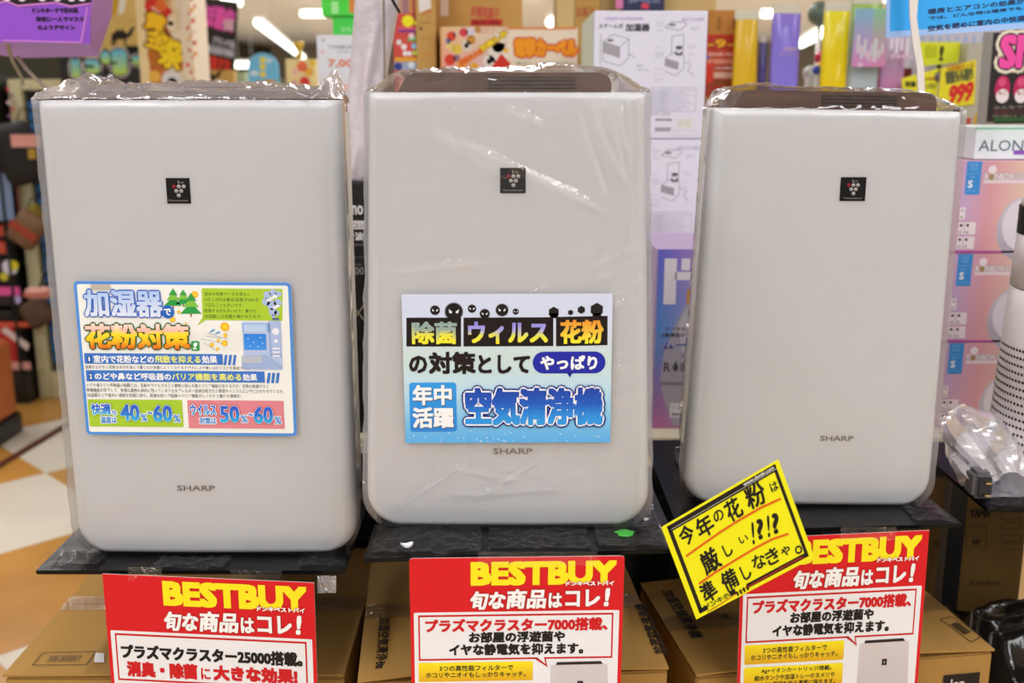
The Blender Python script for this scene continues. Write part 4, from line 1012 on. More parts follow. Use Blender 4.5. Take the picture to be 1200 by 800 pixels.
# rainbow mood humidifier box in the gap
o_, fc = carton('appliance_carton', 'blue and purple box with large white letters in the gap between middle and right purifiers', 'box', 766, 292, 905, 500, 2.05, 0.26, mat('lilac_carton', '#b9a4cf', .45), None, zb=SH + .0005, bevel=.001)
fc.crop(740, 280, 3.333)
def gmid(a, b):
    t = min(1, a * 2.2); top = ((.42, .42, .86), (.80, .58, .80)); mid = ((.36, .60, .90), (.80, .70, .84)); bot = ((.80, .45, .68), (.70, .66, .74))
    def mx(p, q, s_): return tuple(p[i] + (q[i] - p[i]) * s_ for i in range(3))
    T_ = mx(*top, t); M_ = mx(*mid, t); B_ = mx(*bot, t)
    return mx(T_, M_, b * 2.2) if b < .45 else mx(M_, B_, (b - .45) / .55)
fc.grad(0.004, 0, fc.w, fc.h, gmid, 1, 14, px=False)
fc.rect(130, 76, 172, 255, '#ece6f2', 3); fc.rect(172, 128, 330, 160, '#ece6f2', 3); fc.rect(196, 76, 228, 122, '#ece6f2', 3); fc.rect(240, 76, 272, 122, '#ece6f2', 3)
fc.poly([(280, 180), (215, 250), (165, 350), (125, 450), (112, 560), (130, 640), (165, 725), (330, 735), (330, 180)], '#b3aebd', 2)
fc.poly([(280, 190), (220, 262), (180, 340), (220, 560), (330, 560), (330, 190)], '#c9c3d3', 3); fc.poly([(112, 556), (330, 564), (330, 574), (114, 568)], '#8f8a9c', 4)
fc.rect(218, 196, 252, 254, '#e79a2a', 5); fc.text('情', 224, 200, 246, 224, '#3b1d10', 6, .04); fc.text('熱', 224, 228, 246, 250, '#3b1d10', 6, .04)
fc.text('ドンキの加湿', 136, 342, 258, 358, '#6a5f72', 5, .02); fc.text('2層構造のタンクで', 118, 366, 290, 382, '#5a5064', 5, .02); fc.text('ムーン', 120, 396, 262, 430, '#4b6fd0', 6, .045, col2='#5b4a8c', out=[(.001, '#e8e6f2')]); fc.text('心を', 196, 444, 236, 462, '#5a5064', 5, .02)
fc.text('R', 126, 482, 152, 518, '#5f5668', 5, .02); fc.disc(172, 502, 11, '#5b5a66', 5, ry=14); fc.poly([(164, 496), (172, 474), (180, 496)], '#5b5a66', 5); fc.text('INBOW', 192, 482, 300, 518, '#5f5668', 5, .02)
fc.rect(150, 640, 206, 696, '#e6e1ea', 5); fc.text('1.2', 164, 650, 192, 664, '#8a8492', 6); fc.text('超音波', 156, 678, 198, 690, '#4c4656', 6, .02)
fc.build('printed_face', o_)

# three identical rainbow boxes and the one above
def grt(a, b):
    pts = [(0, (.78, .66, .82)), (.25, (.86, .62, .66)), (.5, (.87, .74, .68)), (.62, (.88, .78, .66)), (.85, (.86, .55, .70)), (1, (.84, .58, .74))]
    for (p, c), (q, e) in zip(pts[:-1], pts[1:]):
        if a <= q: t = (a - p) / (q - p); c = tuple(c[i] + (e[i] - c[i]) * t for i in range(3)); break
    k = b * .35 if .4 < a < .8 else 0; g = (.86, .82, .62) if b > .5 else (.86, .50, .66)
    return tuple(c[i] + (g[i] - c[i]) * (k if b > .5 else max(0, (a - .55)) * (1 - b) * .5) for i in range(3))
for i, (y0, y1, lab) in enumerate(((391, 496, 'lowest pink gradient box standing on the cream shelf right'), (286, 391, 'pink gradient box in the middle of the right stack'), (181, 286, 'topmost pink gradient box right below the pale box with thin grey lettering'))):
    hh = 0.1785; zb = SH + .0005 + i * hh
    o_, fc = carton('humidifier_box', lab, 'box', 1105, y0, 1262, y1, 2.05, 0.22, BOXP, 'pink humidifier boxes stacked at the right', zb=zb, zt=zb + hh - .001, bevel=.001)
    # print measured on the top box: crop 1100,140 x5, face top y 200, bottom 722
    X0 = fc.O.x; sc = (atY(1200, 230, 2.05).x - atY(1100, 230, 2.05).x) / 500
    ux = lambda x: (atY(1100, 230, 2.05).x - X0) + x * sc
    uy = lambda y: (y - 200) * fc.h / 522
    TT = lambda s, x0, yy0, x1, yy1, c, l=3, b=.02, **k: fc.text(s, ux(x0), uy(yy0), ux(x1), uy(yy1), c, l, b, px=False, **k)
    RR = lambda x0, yy0, x1, yy1, c, l=2: fc.rect(ux(x0), uy(yy0), ux(x1), uy(yy1), c, l, px=False)
    fc.grad(ux(130) , 0, fc.w, fc.h, grt, 1, 12, px=False)
    fc.rect(0, uy(708), fc.w, uy(720), '#c24fa6', 2, px=False, col2='#a03a9a')
    RR(148, 202, 236, 388, '#3f8fd8'); TT('ULTRA', 160, 212, 215, 222, '#8cc2ee'); TT('COLOR', 165, 228, 212, 236, '#8cc2ee'); TT('CHANGE', 165, 242, 212, 250, '#8cc2ee'); RR(152, 270, 220, 272, '#8cc2ee', 3); TT('SIZE', 168, 286, 200, 294, '#8cc2ee'); TT('S', 164, 308, 192, 350, '#f2f6fb', 3, .035); RR(152, 366, 220, 368, '#8cc2ee', 3)
    RR(255, 302, 500, 324, '#e9d6dd', 2); TT('R', 258, 268, 280, 304, '#eee6e8', 4, .02, out=[(.0012, '#b49aa4')]); TT('INBOW', 312, 268, 432, 304, '#eee6e8', 4, .02, out=[(.0012, '#b49aa4')]); TT('LIGHT', 442, 268, 540, 304, '#eee6e8', 4, .02, out=[(.0012, '#b49aa4')])
    fc.disc(ux(296), uy(290), .0045, '#a08a5a', 4, px=False, ry=.006); fc.disc(ux(300), uy(248), .008, '#eadde4', 2, px=False)
    for (a, b) in ((130, 460), (130, 544), (168, 544), (130, 626), (168, 626)):
        RR(a, b, a + (34 if a == 130 else 66), b + 70, '#ecdfe4'); TT('●' if b > 500 else 'ﾐ', a + 8, b + 10, a + 26, b + 26, '#3a2f38', 3); TT('12', a + 6, b + 50, a + 24, b + 64, '#3a2f38', 3); 
    fc.disc(ux(505), uy(585), .048, '#cfc6d4', 2, px=False, ry=.062, col2='#a9a2b2'); fc.disc(ux(509), uy(560), .040, '#ddd6e0', 3, px=False, ry=.05)
    fc.build('printed_face', o_)
o_, fc = carton('appliance_carton', 'pale box with thin grey capital letters on top of the pink stack', 'box', 1143, 149, 1265, 181, 2.08, 0.2, mat('pale_aqua_carton', '#dfeaec', .45), None, zb=SH + .0005 + 3 * 0.1785 + .0005, bevel=.001)
fc.rect(1143, 149, 1265, 151.5, '#8fc9ae', 1); fc.text('ALONIA', 1147, 164, 1218, 177, '#5f6f80', 2, 0.0); fc.rect(1188, 176, 1262, 181, '#8a5ab8', 2); fc.build('printed_face', o_)

# black ultrasonic humidifier box in the left gap, with the wrapped tall thing on it
o_, fc = carton('appliance_carton', 'black humidifier box with white lettering between left and middle purifiers', 'box', 396, 215, 470, 500, 2.02, 0.22, BOXB, None, zb=SH + .0005, bevel=.001)
fc.crop(380, 150, 4)
fc.text('mono', 60, 362, 182, 406, '#e6e4e4', 2, .03); fc.rect(70, 434, 190, 474, '#d8d4d4', 1); fc.text('加湿コン', 78, 444, 188, 468, '#6a6468', 2, .03); fc.text('超音波', 62, 488, 184, 526, '#e6e4e4', 2, .03)
fc.text('HUMIDIFIER', 108, 542, 200, 552, '#8a8688', 2); fc.text('■ ■ ON', 110, 600, 190, 612, '#6a6668', 2); fc.text('MODEL', 140, 636, 178, 644, '#8a8688', 2); fc.text('-600', 106, 652, 186, 686, '#a29ea0', 2)
fc.line([(134, 830), (186, 900)], 4, '#c8b8a0', 2); fc.line([(186, 830), (134, 900)], 4, '#c8b8a0', 2); fc.disc(98, 812, 26, '#3464c0', 2); fc.build('printed_face', o_)
zt_ = atY(430, 215, 2.02).z
t = thing('wrapped_parcel', 'tall pale parcel in cloudy plastic standing on the black box', 'parcel', (atY(432, 150, 2.1).x, 2.10, zt_ + 0.001))
V, Fc = [], []
prof = [(0, 398, 431), (.15, 401, 437), (.35, 404, 446), (.6, 409, 453), (.8, 413, 461), (.93, 414, 466), (1.0, 420, 452)]
nr = 44; ns = 40; ztp = atY(440, -30, 2.06).z
for j in range(nr + 1):
    s_ = j / nr
    for (a, l0, r0), (b, l1, r1) in zip(prof[:-1], prof[1:]):
        if s_ <= b: k = (s_ - a) / (b - a); l = l0 + (l1 - l0) * k; r_ = r0 + (r1 - r0) * k; break
    z = zt_ + 0.0015 + (ztp - zt_) * s_; zz = 215 + (-30 - 215) * s_
    xa, xb_ = atY(l, zz, 2.06).x, atY(r_, zz, 2.06).x
    for i in range(ns):
        a = 2 * math.pi * i / ns; ca, sa = math.cos(a), math.sin(a)
        q = 1 / max(abs(ca), abs(sa)) ** .6
        nn = noise.noise(Vector((ca * 2.5, sa * 2.5, s_ * 3))); V.append(((xa + xb_) / 2 + (xb_ - xa) / 2 * min(1, q * abs(ca)) * (1 if ca > 0 else -1) * (1 + .05 * nn), 2.10 + 0.05 * sa * (1 + .3 * nn), z))
for j in range(nr):
    for i in range(ns): Fc.append((j * ns + i, j * ns + (i + 1) % ns, (j + 1) * ns + (i + 1) % ns, (j + 1) * ns + i))
Fc.append(tuple(reversed(range(ns)))); Fc.append(tuple(range(nr * ns, nr * ns + ns)))
obj('wrapped_body', V, Fc, mat('cloudy_wrap', '#cfc5cc', 0.3, vary=0.05, scale=30, bump=0.5, bscale=30), t, True)
xx = atY(449, 60, 2.02).x; V, Fc = tube([(atY(447, 205, 2.03).x - .004, 2.075, zt_ + .03), (xx, 2.035, zt_ + .2), (xx + .002, 2.035, ztp - .02)], 0.0025, 6); obj('fold_seam', V, Fc, mat('seam_tan', '#8f7f72', .6), t)
V, Fc = tube([atY(455, -10, 2.0), atY(462, 4, 2.02), atY(468, 14, 2.04)], 0.003, 6); obj('tie_cord', V, Fc, STEEL, t)

# ------------------------------------------------------------------ second aisle: gondola carrying colourful goods
GZ = 1.2
gd = thing('gondola_rack', 'grey aisle rack behind, hidden by the purifiers, carrying cartons and bags', 'rack', (0.4, 3.0, 0.0))
V, Fc = boxm(-1.0, 2.6, 2.97, 3.75, GZ - 0.03, GZ); obj('upper_board', V, Fc, CREAM, gd)
for x in (-1.0, 0.8, 2.56):
    for y in (2.98, 3.7):
        V, Fc = boxm(x, x + .04, y, y + .04, 0.0, GZ - .031); obj('leg', V, Fc, CREAM, gd)
def deep(name, label, cat, x0, y0, x1, Y, d, m, group=None, y1=200, zb=None, zt=None, **k):
    return carton(name, label, cat, x0, y0, x1, y1, Y, d, m, group, zb=GZ + .0005 if zb is None else zb, zt=zt, **k)
M_ = lambda c, r_=.5: mat('goods_' + c.strip('#'), c, r_, vary=0.03)
# white '7,000' box and green boxes
o_, fc = deep('goods_box', 'white box with orange 7,000 beside the wrapped parcel', 'box', 374, 41, 440, 3.05, .25, M_('#dfe2ee'))
fc.crop(250, 0, 4); fc.text('7,000', 538, 278, 690, 318, '#e07a4a', 2, .04); fc.text('アロマ加湿器 HUMIDIFIER', 540, 212, 690, 228, '#8f93a2', 2, .02); fc.text('超音波式', 580, 236, 640, 248, '#a5a8b6', 2); fc.disc(512, 245, 8, '#e8b8c0', 2); fc.disc(627, 410, 16, '#e8a9a4', 2); fc.disc(627, 410, 9, '#f0d4d0', 3)
fc.disc(516, 188, 6, '#8a90a0', 2); fc.rect(500, 455, 700, 480, '#3a5cc4', 2); fc.text('アロマ', 610, 450, 660, 490, '#f0f2fa', 3, .04); fc.rect(500, 500, 700, 580, '#2c3c9c', 2); fc.rect(500, 580, 700, 590, '#c8a040', 2); fc.rect(500, 592, 700, 780, '#b9a6b4', 2, col2='#cfd4c8'); fc.disc(628, 608, 12, '#4c6ee0', 3); fc.build('printed_face', o_)
zt1 = fc.O.z
o_, fc = deep('goods_box', 'bright green box, lower of the two green ones', 'box', 390, 19, 440, 3.06, .22, M_('#3fd84a'), 'green boxes stacked by the parcel', zb=zt1 + .001, y1=41, zt=atY(400, 19, 3.06).z)
fc.text('はちみつ', 400, 31, 424, 38, '#a8f0a8', 2, .03); fc.build('printed_face', o_); zt2 = fc.O.z
o_, fc = deep('goods_box', 'green box with an orange panel, on top at the frame edge', 'box', 380, -30, 440, 3.05, .24, M_('#46dc3e'), 'green boxes stacked by the parcel', zb=zt2 + .001, zt=atY(400, -30, 3.05).z)
fc.rect(408, -30, 440, 15, '#d98a44', 2); fc.rect(388, 2, 397, 16, '#a8f6a0', 2); fc.build('printed_face', o_)
# toy boxes right of the parcel
o_, fc = deep('toy_box', 'tall red toy box with a yellow round emblem beside the brown carton', 'box', 462, -25, 487, 3.06, .3, M_('#cf4338'))
fc.crop(440, 0, 7.5); fc.grad(190, -40, 365, 115, lambda a, b: ((.75, .62, .5), (.62, .44, .5), (.82, .6, .35), (.7, .3, .3))[int(a * 3.9)], 1, 6); fc.disc(285, 185, 48, '#f3ea1e', 3, spikes=9, sr=.15); fc.disc(345, 200, 18, '#f3ea1e', 3); fc.rect(200, 258, 360, 285, '#8a3a8c', 2); fc.rect(200, 240, 360, 258, '#e8607c', 2); fc.rect(285, 330, 360, 362, '#3fb45c', 2)
for (x, y, r_, c) in ((207, 372, 22, '#e8ecf2'), (250, 412, 26, '#f0e6ea'), (262, 470, 22, '#f2f0f2'), (300, 470, 20, '#f2e8ee'), (340, 405, 24, '#8cc8ee'), (345, 465, 20, '#b8e04a'), (318, 318, 26, '#ecd0d6')): fc.disc(x, y, r_, c, 3)
fc.rect(170, 505, 365, 540, '#e0aa30', 2); fc.rect(165, 545, 365, 620, '#9ba6c8', 2); fc.disc(200, 585, 35, '#2a3f8c', 3); fc.disc(315, 570, 28, '#d8e4f2', 3); fc.build('printed_face', o_)
C2 = mat('golden_cardboard', '#c39a54', .75, vary=.06, scale=4)
o_, fc = deep('shipping_carton', 'narrow brown carton with a white label right of the red toy box', 'box', 488.5, -35, 511, 3.05, .3, C2, 'brown shipping cartons on the aisle rack')
fc.crop(440, 0, 7.5); fc.poly([(375, -40), (480, -40), (490, 70), (385, 112)], '#e8e0e0', 2); fc.poly([(410, 118), (495, 75), (497, 95), (412, 135)], '#c8703a', 2); fc.text('取扱注意', 385, 190, 480, 206, '#8f6f38', 2, .02); fc.text('■', 386, 236, 412, 262, '#6b5226', 2); fc.rect(400, 460, 495, 500, '#c99450', 2); fc.text('ITEM NO', 400, 330, 470, 342, '#a5803c', 2); fc.build('printed_marks', o_)
o_, fc = deep('shipping_carton', 'large brown carton with red printed wording behind the party-goods box', 'box', 515, -35, 612, 3.20, .4, C2, 'brown shipping cartons on the aisle rack')
fc.crop(440, 0, 7.5); fc.rect(568, -40, 642, 140, '#ead8cc', 2); fc.rect(835, 168, 1115, 226, '#c0392b', 2); fc.text('お徳用菓子', 840, 58, 1090, 160, '#c4574a', 2, .03, rot=-8); fc.text('詰合', 850, 178, 1100, 222, '#8f1f1a', 3, .04); fc.rect(580, 180, 640, 210, '#cf9a56', 2); fc.build('printed_marks', o_)
# party goods box with fruit-like decorations
o_, fc = deep('party_goods_box', 'printed party-goods box with diagonal yellow lettering', 'box', 517, 32, 594, 3.0, .19, M_('#e0a052'))
fc.crop(440, 0, 7.5)
fc.grad(580, 235, 1160, 640, lambda a, b: (.90 - .1 * a * b, .74 + .12 * a - .15 * b, .55 + .22 * a), 1, 8)
for (x, y, r_, c) in ((668, 318, 42, '#d8442c'), (775, 285, 38, '#d63a4c'), (655, 525, 48, '#d43c28'), (655, 405, 36, '#e8c878'), (720, 430, 44, '#e0c04c'), (640, 360, 24, '#7d84b4'), (712, 510, 30, '#8c6a86'), (760, 560, 44, '#e89a2c'), (840, 350, 40, '#c88a2c'), (835, 280, 40, '#dcd0dc'), (800, 400, 46, '#ded2c4'), (800, 400, 22, '#8a5a3c'), (870, 590, 40, '#e0a030'), (1000, 540, 55, '#e4d8d0'), (1000, 540, 24, '#9a8a6c'), (900, 260, 30, '#b58a3c'), (1080, 400, 60, '#f0ddc8'), (700, 300, 18, '#f2d8d0')): fc.disc(x, y, r_, c, 2)
fc.text('わくわくカーニバル', 905, 225, 1165, 300, '#d98c7a', 3, .02)
fc.text('お楽しみ', 900, 330, 1175, 385, '#f2d21c', 5, .06, rot=33, out=[(.003, '#b8891c')]); fc.text('袋詰め大会', 720, 470, 960, 530, '#e2641c', 5, .05, rot=30, out=[(.002, '#e8a060')]); fc.build('printed_face', o_)
o_, fc = deep('party_goods_box', 'cream box with big orange bubble lettering left of the white carton', 'box', 594.5, 32, 676, 3.0, .19, M_('#e8d8c4'))
fc.crop(500, 0, 4); fc.rect(378, 128, 700, 138, '#e0863c', 2); fc.text('電撃カーベル', 412, 178, 706, 268, '#f09a1c', 6, .06, out=[(.006, '#d8541c')]); fc.disc(340, 250, 50, '#e8ddd2', 2); fc.poly([(300, 320), (350, 250), (395, 300), (380, 325)], '#d02c20', 3); fc.disc(372, 236, 12, '#f2b82c', 3); fc.text('電子レンジであつあつ', 420, 288, 690, 306, '#b7b09a', 3, .03); fc.rect(378, 308, 700, 320, '#e4b088', 2); fc.build('printed_face', o_)
o_, fc = deep('shipping_carton', 'brown carton behind, above the orange bubble lettering box', 'box', 652, -35, 672, 3.30, .3, mat('pale_cardboard', '#d8be84', .8, vary=.05), 'brown shipping cartons on the aisle rack')
o_, fc = deep('shipping_carton', 'orange-brown carton top left of the white steam humidifier box', 'box', 672.5, -35, 702, 3.30, .3, C2, 'brown shipping cartons on the aisle rack'); fc.text('お菓子', 675, 8, 697, 20, '#b5683a', 2, .03); fc.build('printed_marks', o_)
o_, fc = deep('shipping_carton', 'long brown carton rising above the white humidifier carton', 'box', 702.5, -35, 836, 3.40, .3, mat('pale_cardboard', '#d8be84', .8, vary=.05), 'brown shipping cartons on the aisle rack')
o_, fc = deep('display_card', 'dark blue card with pink print peeking over the white carton', 'card', 729, -20, 779, 3.35, .02, M_('#232a58'), y1=10)
fc.text('SALE', 736, -6, 774, 3, '#8c94c4', 2, .03); fc.rect(752, 4, 760, 10, '#e8506a', 2); fc.rect(722, -20, 730, 10, '#e88ac0', 2); fc.build('printed_face', o_)
V, Fc = tube([atY(797, -6, 3.3), atY(798, 2, 3.3), atY(800, 11, 3.3)], 0.006, 6)
o_, fc = deep('shipping_carton', 'brown carton with a red printed panel right of the white carton', 'box', 828, 12, 869, 3.09, .3, mat('red_brown_cardboard', '#b97c35', .7, vary=.06), 'brown shipping cartons on the aisle rack')
fc.crop(650, 0, 4); fc.rect(712, 162, 870, 450, '#b8331f', 2, col2='#a8402a'); fc.text('-9-', 716, 184, 840, 224, '#f0b428', 4, .05, out=[(.003, '#8c2416')]); fc.rect(716, 240, 850, 268, '#c85a44', 3); fc.text('ホットカーペット', 722, 246, 846, 264, '#eed8cc', 4, .03); fc.rect(716, 276, 845, 300, '#d88a70', 3); fc.text('あったか暖房', 722, 312, 838, 326, '#f0dccc', 4, .03); fc.rect(720, 338, 840, 366, '#dcb49c', 3); fc.rect(716, 372, 850, 398, '#8c4a1c', 3)
fc.rect(762, 80, 780, 140, '#a06a2a', 2); fc.rect(835, 84, 862, 136, '#8c5a24', 2); fc.poly([(712, 300), (745, 290), (745, 380), (712, 400)], '#d83a28', 4); fc.disc(718, 268, 8, '#3c6ab8', 4); fc.build('printed_marks', o_)

# plain plastic goods bags standing on the rack
def goods_bag(label, x0, x1, ytop, Y, c0_, c1_, group, name='goods_bag', lean=0, gloss=.12, extra=None):
    z1 = atY(x0, ytop, Y).z; ym = 50; X0 = atY(x0, ym, Y).x; X1 = atY(x1, ym, Y).x; cxm = (X0 + X1) / 2; hw_2 = (X1 - X0) / 2; V, Fc, cc = [], [], []
    nr, ns = 30, 28; a_, b_ = lin(c0_), lin(c1_)
    for j in range(nr + 1):
        s_ = j / nr; th = 0.014 * (1 - s_ ** 4) + 0.003
        for i in range(ns):
            t_ = 2 * math.pi * i / ns; ca, sa = math.cos(t_), math.sin(t_); sq = 1 / max(abs(ca), abs(sa), .001); w_ = hw_2 * (1 + lean * (.5 - s_))
            nn = noise.noise(Vector((ca * 3 + x0, sa * 3, s_ * 6)))
            V.append((cxm + w_ * (ca * sq if abs(ca) < abs(sa) else math.copysign(1, ca)) * (1 + .02 * nn), Y + .05 + th * (sa * sq if abs(sa) < abs(ca) else math.copysign(1, sa)) * (1 - .35 * abs(ca * sq * (abs(ca) < abs(sa)) + (abs(ca) >= abs(sa))) ** 4) * (1 + .25 * nn), GZ + .001 + (z1 - GZ) * s_)); cc.append(mixc(b_, a_, min(1, max(0, (s_ - .6) * 2.5))))
    for j in range(nr):
        for i in range(ns): Fc.append((j * ns + i, j * ns + (i + 1) % ns, (j + 1) * ns + (i + 1) % ns, (j + 1) * ns + i))
    Fc.append(tuple(reversed(range(ns)))); Fc.append(tuple(range(nr * ns, nr * ns + ns)))
    o_ = obj(name, V, Fc, BAGINK, smooth=True, cols=cc); tag(o_, label, 'bag', group)
    v2, f2 = bbox_bevel(cxm - hw_2 * 1.0, cxm + hw_2 * 1.0, Y + .044, Y + .056, z1 - .022, z1 + .004, .002); obj('sealed_top', v2, f2, mat('bag_seal', '#d8d4c0', .35), o_)
    fc = Face((X0, Y - 0.004, z1), (1, 0, 0), (0, 0, -1), (0, -1, 0)); return o_, fc
BAGINK = ink_mat('bag_print', 0.14, 0.6)
goods_bag('yellow goods bag beside the brown carton with red panel', 864, 893, 12, 2.985, '#e0b92c', '#e8bc1c', 'coloured goods bags', lean=.25)
goods_bag('slim dark violet pack between yellow and purple bags', 895, 903.5, 40, 3.04, '#4a4488', '#6a5cae', 'coloured goods bags')
o_, fc = goods_bag('plain purple goods bag right of the slim violet pack', 909, 942, 5, 3.0, '#8c78dc', '#8f82ea', 'coloured goods bags'); fc.text('お徳用', 918, 55, 934, 60, '#b89aa0', 2, .03); fc.text('パーティー', 913, 62, 938, 66, '#b89a90', 2, .03); fc.build('printed_face', o_)
goods_bag('bright yellow goods bag in the middle of the coloured bags', 970, 1000.5, 2, 2.99, '#f0e422', '#f3d40c', 'coloured goods bags')
o_, fc = goods_bag('pastel bag, green at the top and pink below, left of the blue banner', 1002, 1038, -6, 3.0, '#9cc83c', '#b8c4cc', 'coloured goods bags')
fc.grad(1002.5, 10, 1037, 78, lambda a, b: (.55 + .3 * b, .78 - .25 * b, .62 + .1 * b) if a > .5 else (.52 + .32 * b, .72 - .18 * b, .82 - .06 * b), 1, 10)
for k in range(8): fc.rect(1005 + k * 4, 40 + (k * 13) % 20, 1006.6 + k * 4, 62 + (k * 7) % 12, '#d0d4d8', 2)
for k in range(4): fc.disc(1008 + (k % 3) * 8, 58 + 6 * k, 3, '#dcc0d4', 3)
fc.build('printed_face', o_)
o_, fc = goods_bag('pink-white bag under the blue banner, left of its strap', 1041, 1069, 25, 3.0, '#c8c0dc', '#c478ac', 'coloured goods bags')
for k in range(4): fc.rect(1044 + k * 6, 45, 1046 + k * 6, 58 + (k * 5) % 9, '#e4dcec', 2); fc.disc(1047 + k * 6, 66, 2.4, '#e0b8d4', 2)
fc.build('printed_face', o_)
# small stuff between them
def bulb(name, label, x, y, r_, Y, col, cat='toy', zb=None):
    """round toy standing on a post that reaches the rack"""
    c = atY(x, y, Y); rr = r_ * Y / F
    t = thing(name, label, cat, (c.x, Y, GZ + .001))
    V, Fc = lathe([(.001, c.z - rr), (rr * .5, c.z - rr * .87), (rr * .87, c.z - rr * .5), (rr, c.z), (rr * .87, c.z + rr * .5), (rr * .5, c.z + rr * .87), (.001, c.z + rr)], (c.x, Y), 20); obj('ball', V, Fc, M_(col, .3), t, True)
    V, Fc = lathe([(rr * .25, GZ + .001), (rr * .18, GZ + .03), (rr * .18, c.z - rr * .9)], (c.x, Y), 10); obj('stem', V, Fc, M_('#e8e4dc', .4), t, True)
    return t
bulb('balloon', 'magenta balloon beside the bright yellow bag', 964, 68, 9, 3.25, '#d8306c'); bulb('balloon', 'orange-yellow balloon against the bright yellow bag', 963, 79, 7, 3.1, '#f0b81c'); bulb('balloon', 'blue balloon low between the purple and yellow bags', 957, 82, 5, 3.09, '#2a48c0')
bulb('balloon', 'pink balloon right of the bright yellow bag', 1013, 84, 8, 3.12, '#d8508c'); bulb('balloon', 'red-pink balloon low beside the dark red box', 1024, 96, 7, 3.085, '#d8406c'); bulb('balloon', 'yellow balloon right of the bright yellow bag', 1006, 90, 6, 3.08, '#f0d830'); bulb('balloon', 'small silver balloon left of the long pastel bag', 950, 86, 9, 3.2, '#dfe8ee'); 
t = bulb('balloon', 'dark green foil balloon hanging near the ceiling lights', 961, 16, 14, 3.6, '#5d6f68'); t.location.z = t.location.z
for (x0, x1, y0, c, lab) in ((1020, 1033, 78, '#4a443c', 'thin dark striped pack below the pastel bag'), (1036, 1064, 80, '#8c2a30', 'dark red box below the blue banner'), (944, 969, 90, '#dfe6ea', 'pale box top below the blue balloon')):
    o_, fc = deep('goods_box', lab, 'box', x0, y0, x1, 3.13, .04, M_(c))
    if x0 == 1036:
        for k in range(6): fc.disc(1040 + (k * 7) % 22, 84 + k * 3, 2.5, ('#c8505a', '#e8d8d4', '#5c1418')[k % 3], 2)
    if x0 == 1020:
        for k in range(3): fc.rect(1022 + k * 4, 78, 1024 + k * 4, 104, '#c8b878', 2)
    fc.build('printed_face', o_)

# yellow price signs and grey pack under the blue banner
def psign(label, P, Y, c, fn=None):
    A, B, C, D = [atY(x, y, Y) for x, y in P]
    V, Fc = prism([A, B, C, D], (0, .006, 0)); o_ = obj('price_sign', V, Fc, M_(c, .45)); tag(o_, label, 'sign', 'yellow price signs')
    fc = Face(A - Vector((0, .0006, 0)), (1, 0, 0), (0, 0, -1), (0, -1, 0)); fc.crop(1030, 0, 7.06)
    if fn: fn(fc)
    fc.build('lettering', o_)
    zb = min(C.z, D.z); x_ = (C.x + D.x) / 2
    V, Fc = boxm(x_ - .006, x_ + .006, Y + .002, Y + .006, GZ, zb + .01); obj('stand', V, Fc, STEEL, o_)
def f1(fc): fc.text('特価', 380, 370, 480, 480, '#c2c818', 2, .03); fc.text('!', 500, 380, 535, 505, '#3a3a1c', 2, .05)
psign('yellow-green sign just right of the white strap', [(1078, 49), (1126, 49), (1123, 73), (1079, 78)], 3.03, '#dce426', f1)
def f2(fc): fc.text('対象', 215, 670, 310, 720, '#1c2c14', 2, .05); fc.text('2,980', 370, 690, 470, 740, '#9a9a28', 2, .03); fc.text('加湿器', 370, 640, 470, 664, '#b8701c', 2, .03)
psign('low yellow sign behind the strap, cut off by the right purifier', [(1057, 92), (1100, 80), (1100, 132), (1060, 132)], 2.99, '#e8e224', f2)
def f3(fc):
    fc.text('大特価セール', 560, 520, 790, 585, '#c88a1c', 2, .03, rot=10); fc.text('税抜もも割り', 550, 570, 780, 680, '#5b5f3c', 2, .04, rot=10); fc.text('999', 575, 690, 780, 850, '#d8282c', 3, .05, skew=.3, rot=12)
psign('yellow sign with red 999 right of the white strap', [(1103, 80), (1144, 70), (1142, 122), (1099, 128)], 2.975, '#ecdf20', f3)
o_, fc = deep('goods_box', 'pale grey pack behind the yellow signs', 'box', 1128, 50, 1155, 2.98, .2, M_('#b9b4a4')); 
bulb('balloon', 'grey knob-shaped toy between two yellow signs', 1101, 90, 6, 2.99, '#6c6470')
o_, fc = deep('goods_box', 'tall white and lilac pack behind the grey pack under the banner', 'box', 1062, 30, 1165, 3.25, .2, M_('#cfcbe0'))
for k in range(9): fc.rect(1070 + k * 10, 42, 1072 + k * 10, 56 + (k * 7) % 9, '#a8bce4', 2)
fc.build('printed_face', o_)
# red and yellow bottles in the sliver right of the right purifier
for k, (x, y0, c, lab) in enumerate(((1135, 138, '#c8401c', 'red bottle in the sliver beside the right purifier'), (1143, 122, '#e8b81c', 'yellow bottle right of the red bottle'), (1131, 160, '#5c2a1c', 'dark brown bottle left of the red bottle'))):
    c_ = atY(x, y0, 2.62); zb = GZ - .05; rr = .012
    o_ = obj('bottle', *lathe([(rr, zb), (rr, c_.z - .03), (rr * .5, c_.z - .015), (rr * .5, c_.z)], (c_.x, 2.62 - k * .03), 16), M_(c, .3), smooth=True); tag(o_, lab, 'bottle', 'small bottles beside the right purifier')
V, Fc = boxm(1.04, 1.9, 2.5, 2.70, GZ - .09, GZ - .0505); lw = thing('side_shelf', 'narrow dark shelf holding the small bottles and black poster', 'shelf', (1.4, 2.6, 0)); obj('board', V, Fc, STEEL, lw)
for x in (1.30, 1.88):
    V, Fc = boxm(x - .012, x + .012, 2.6, 2.62, SH, GZ - .0905); obj('post', V, Fc, STEEL, lw)
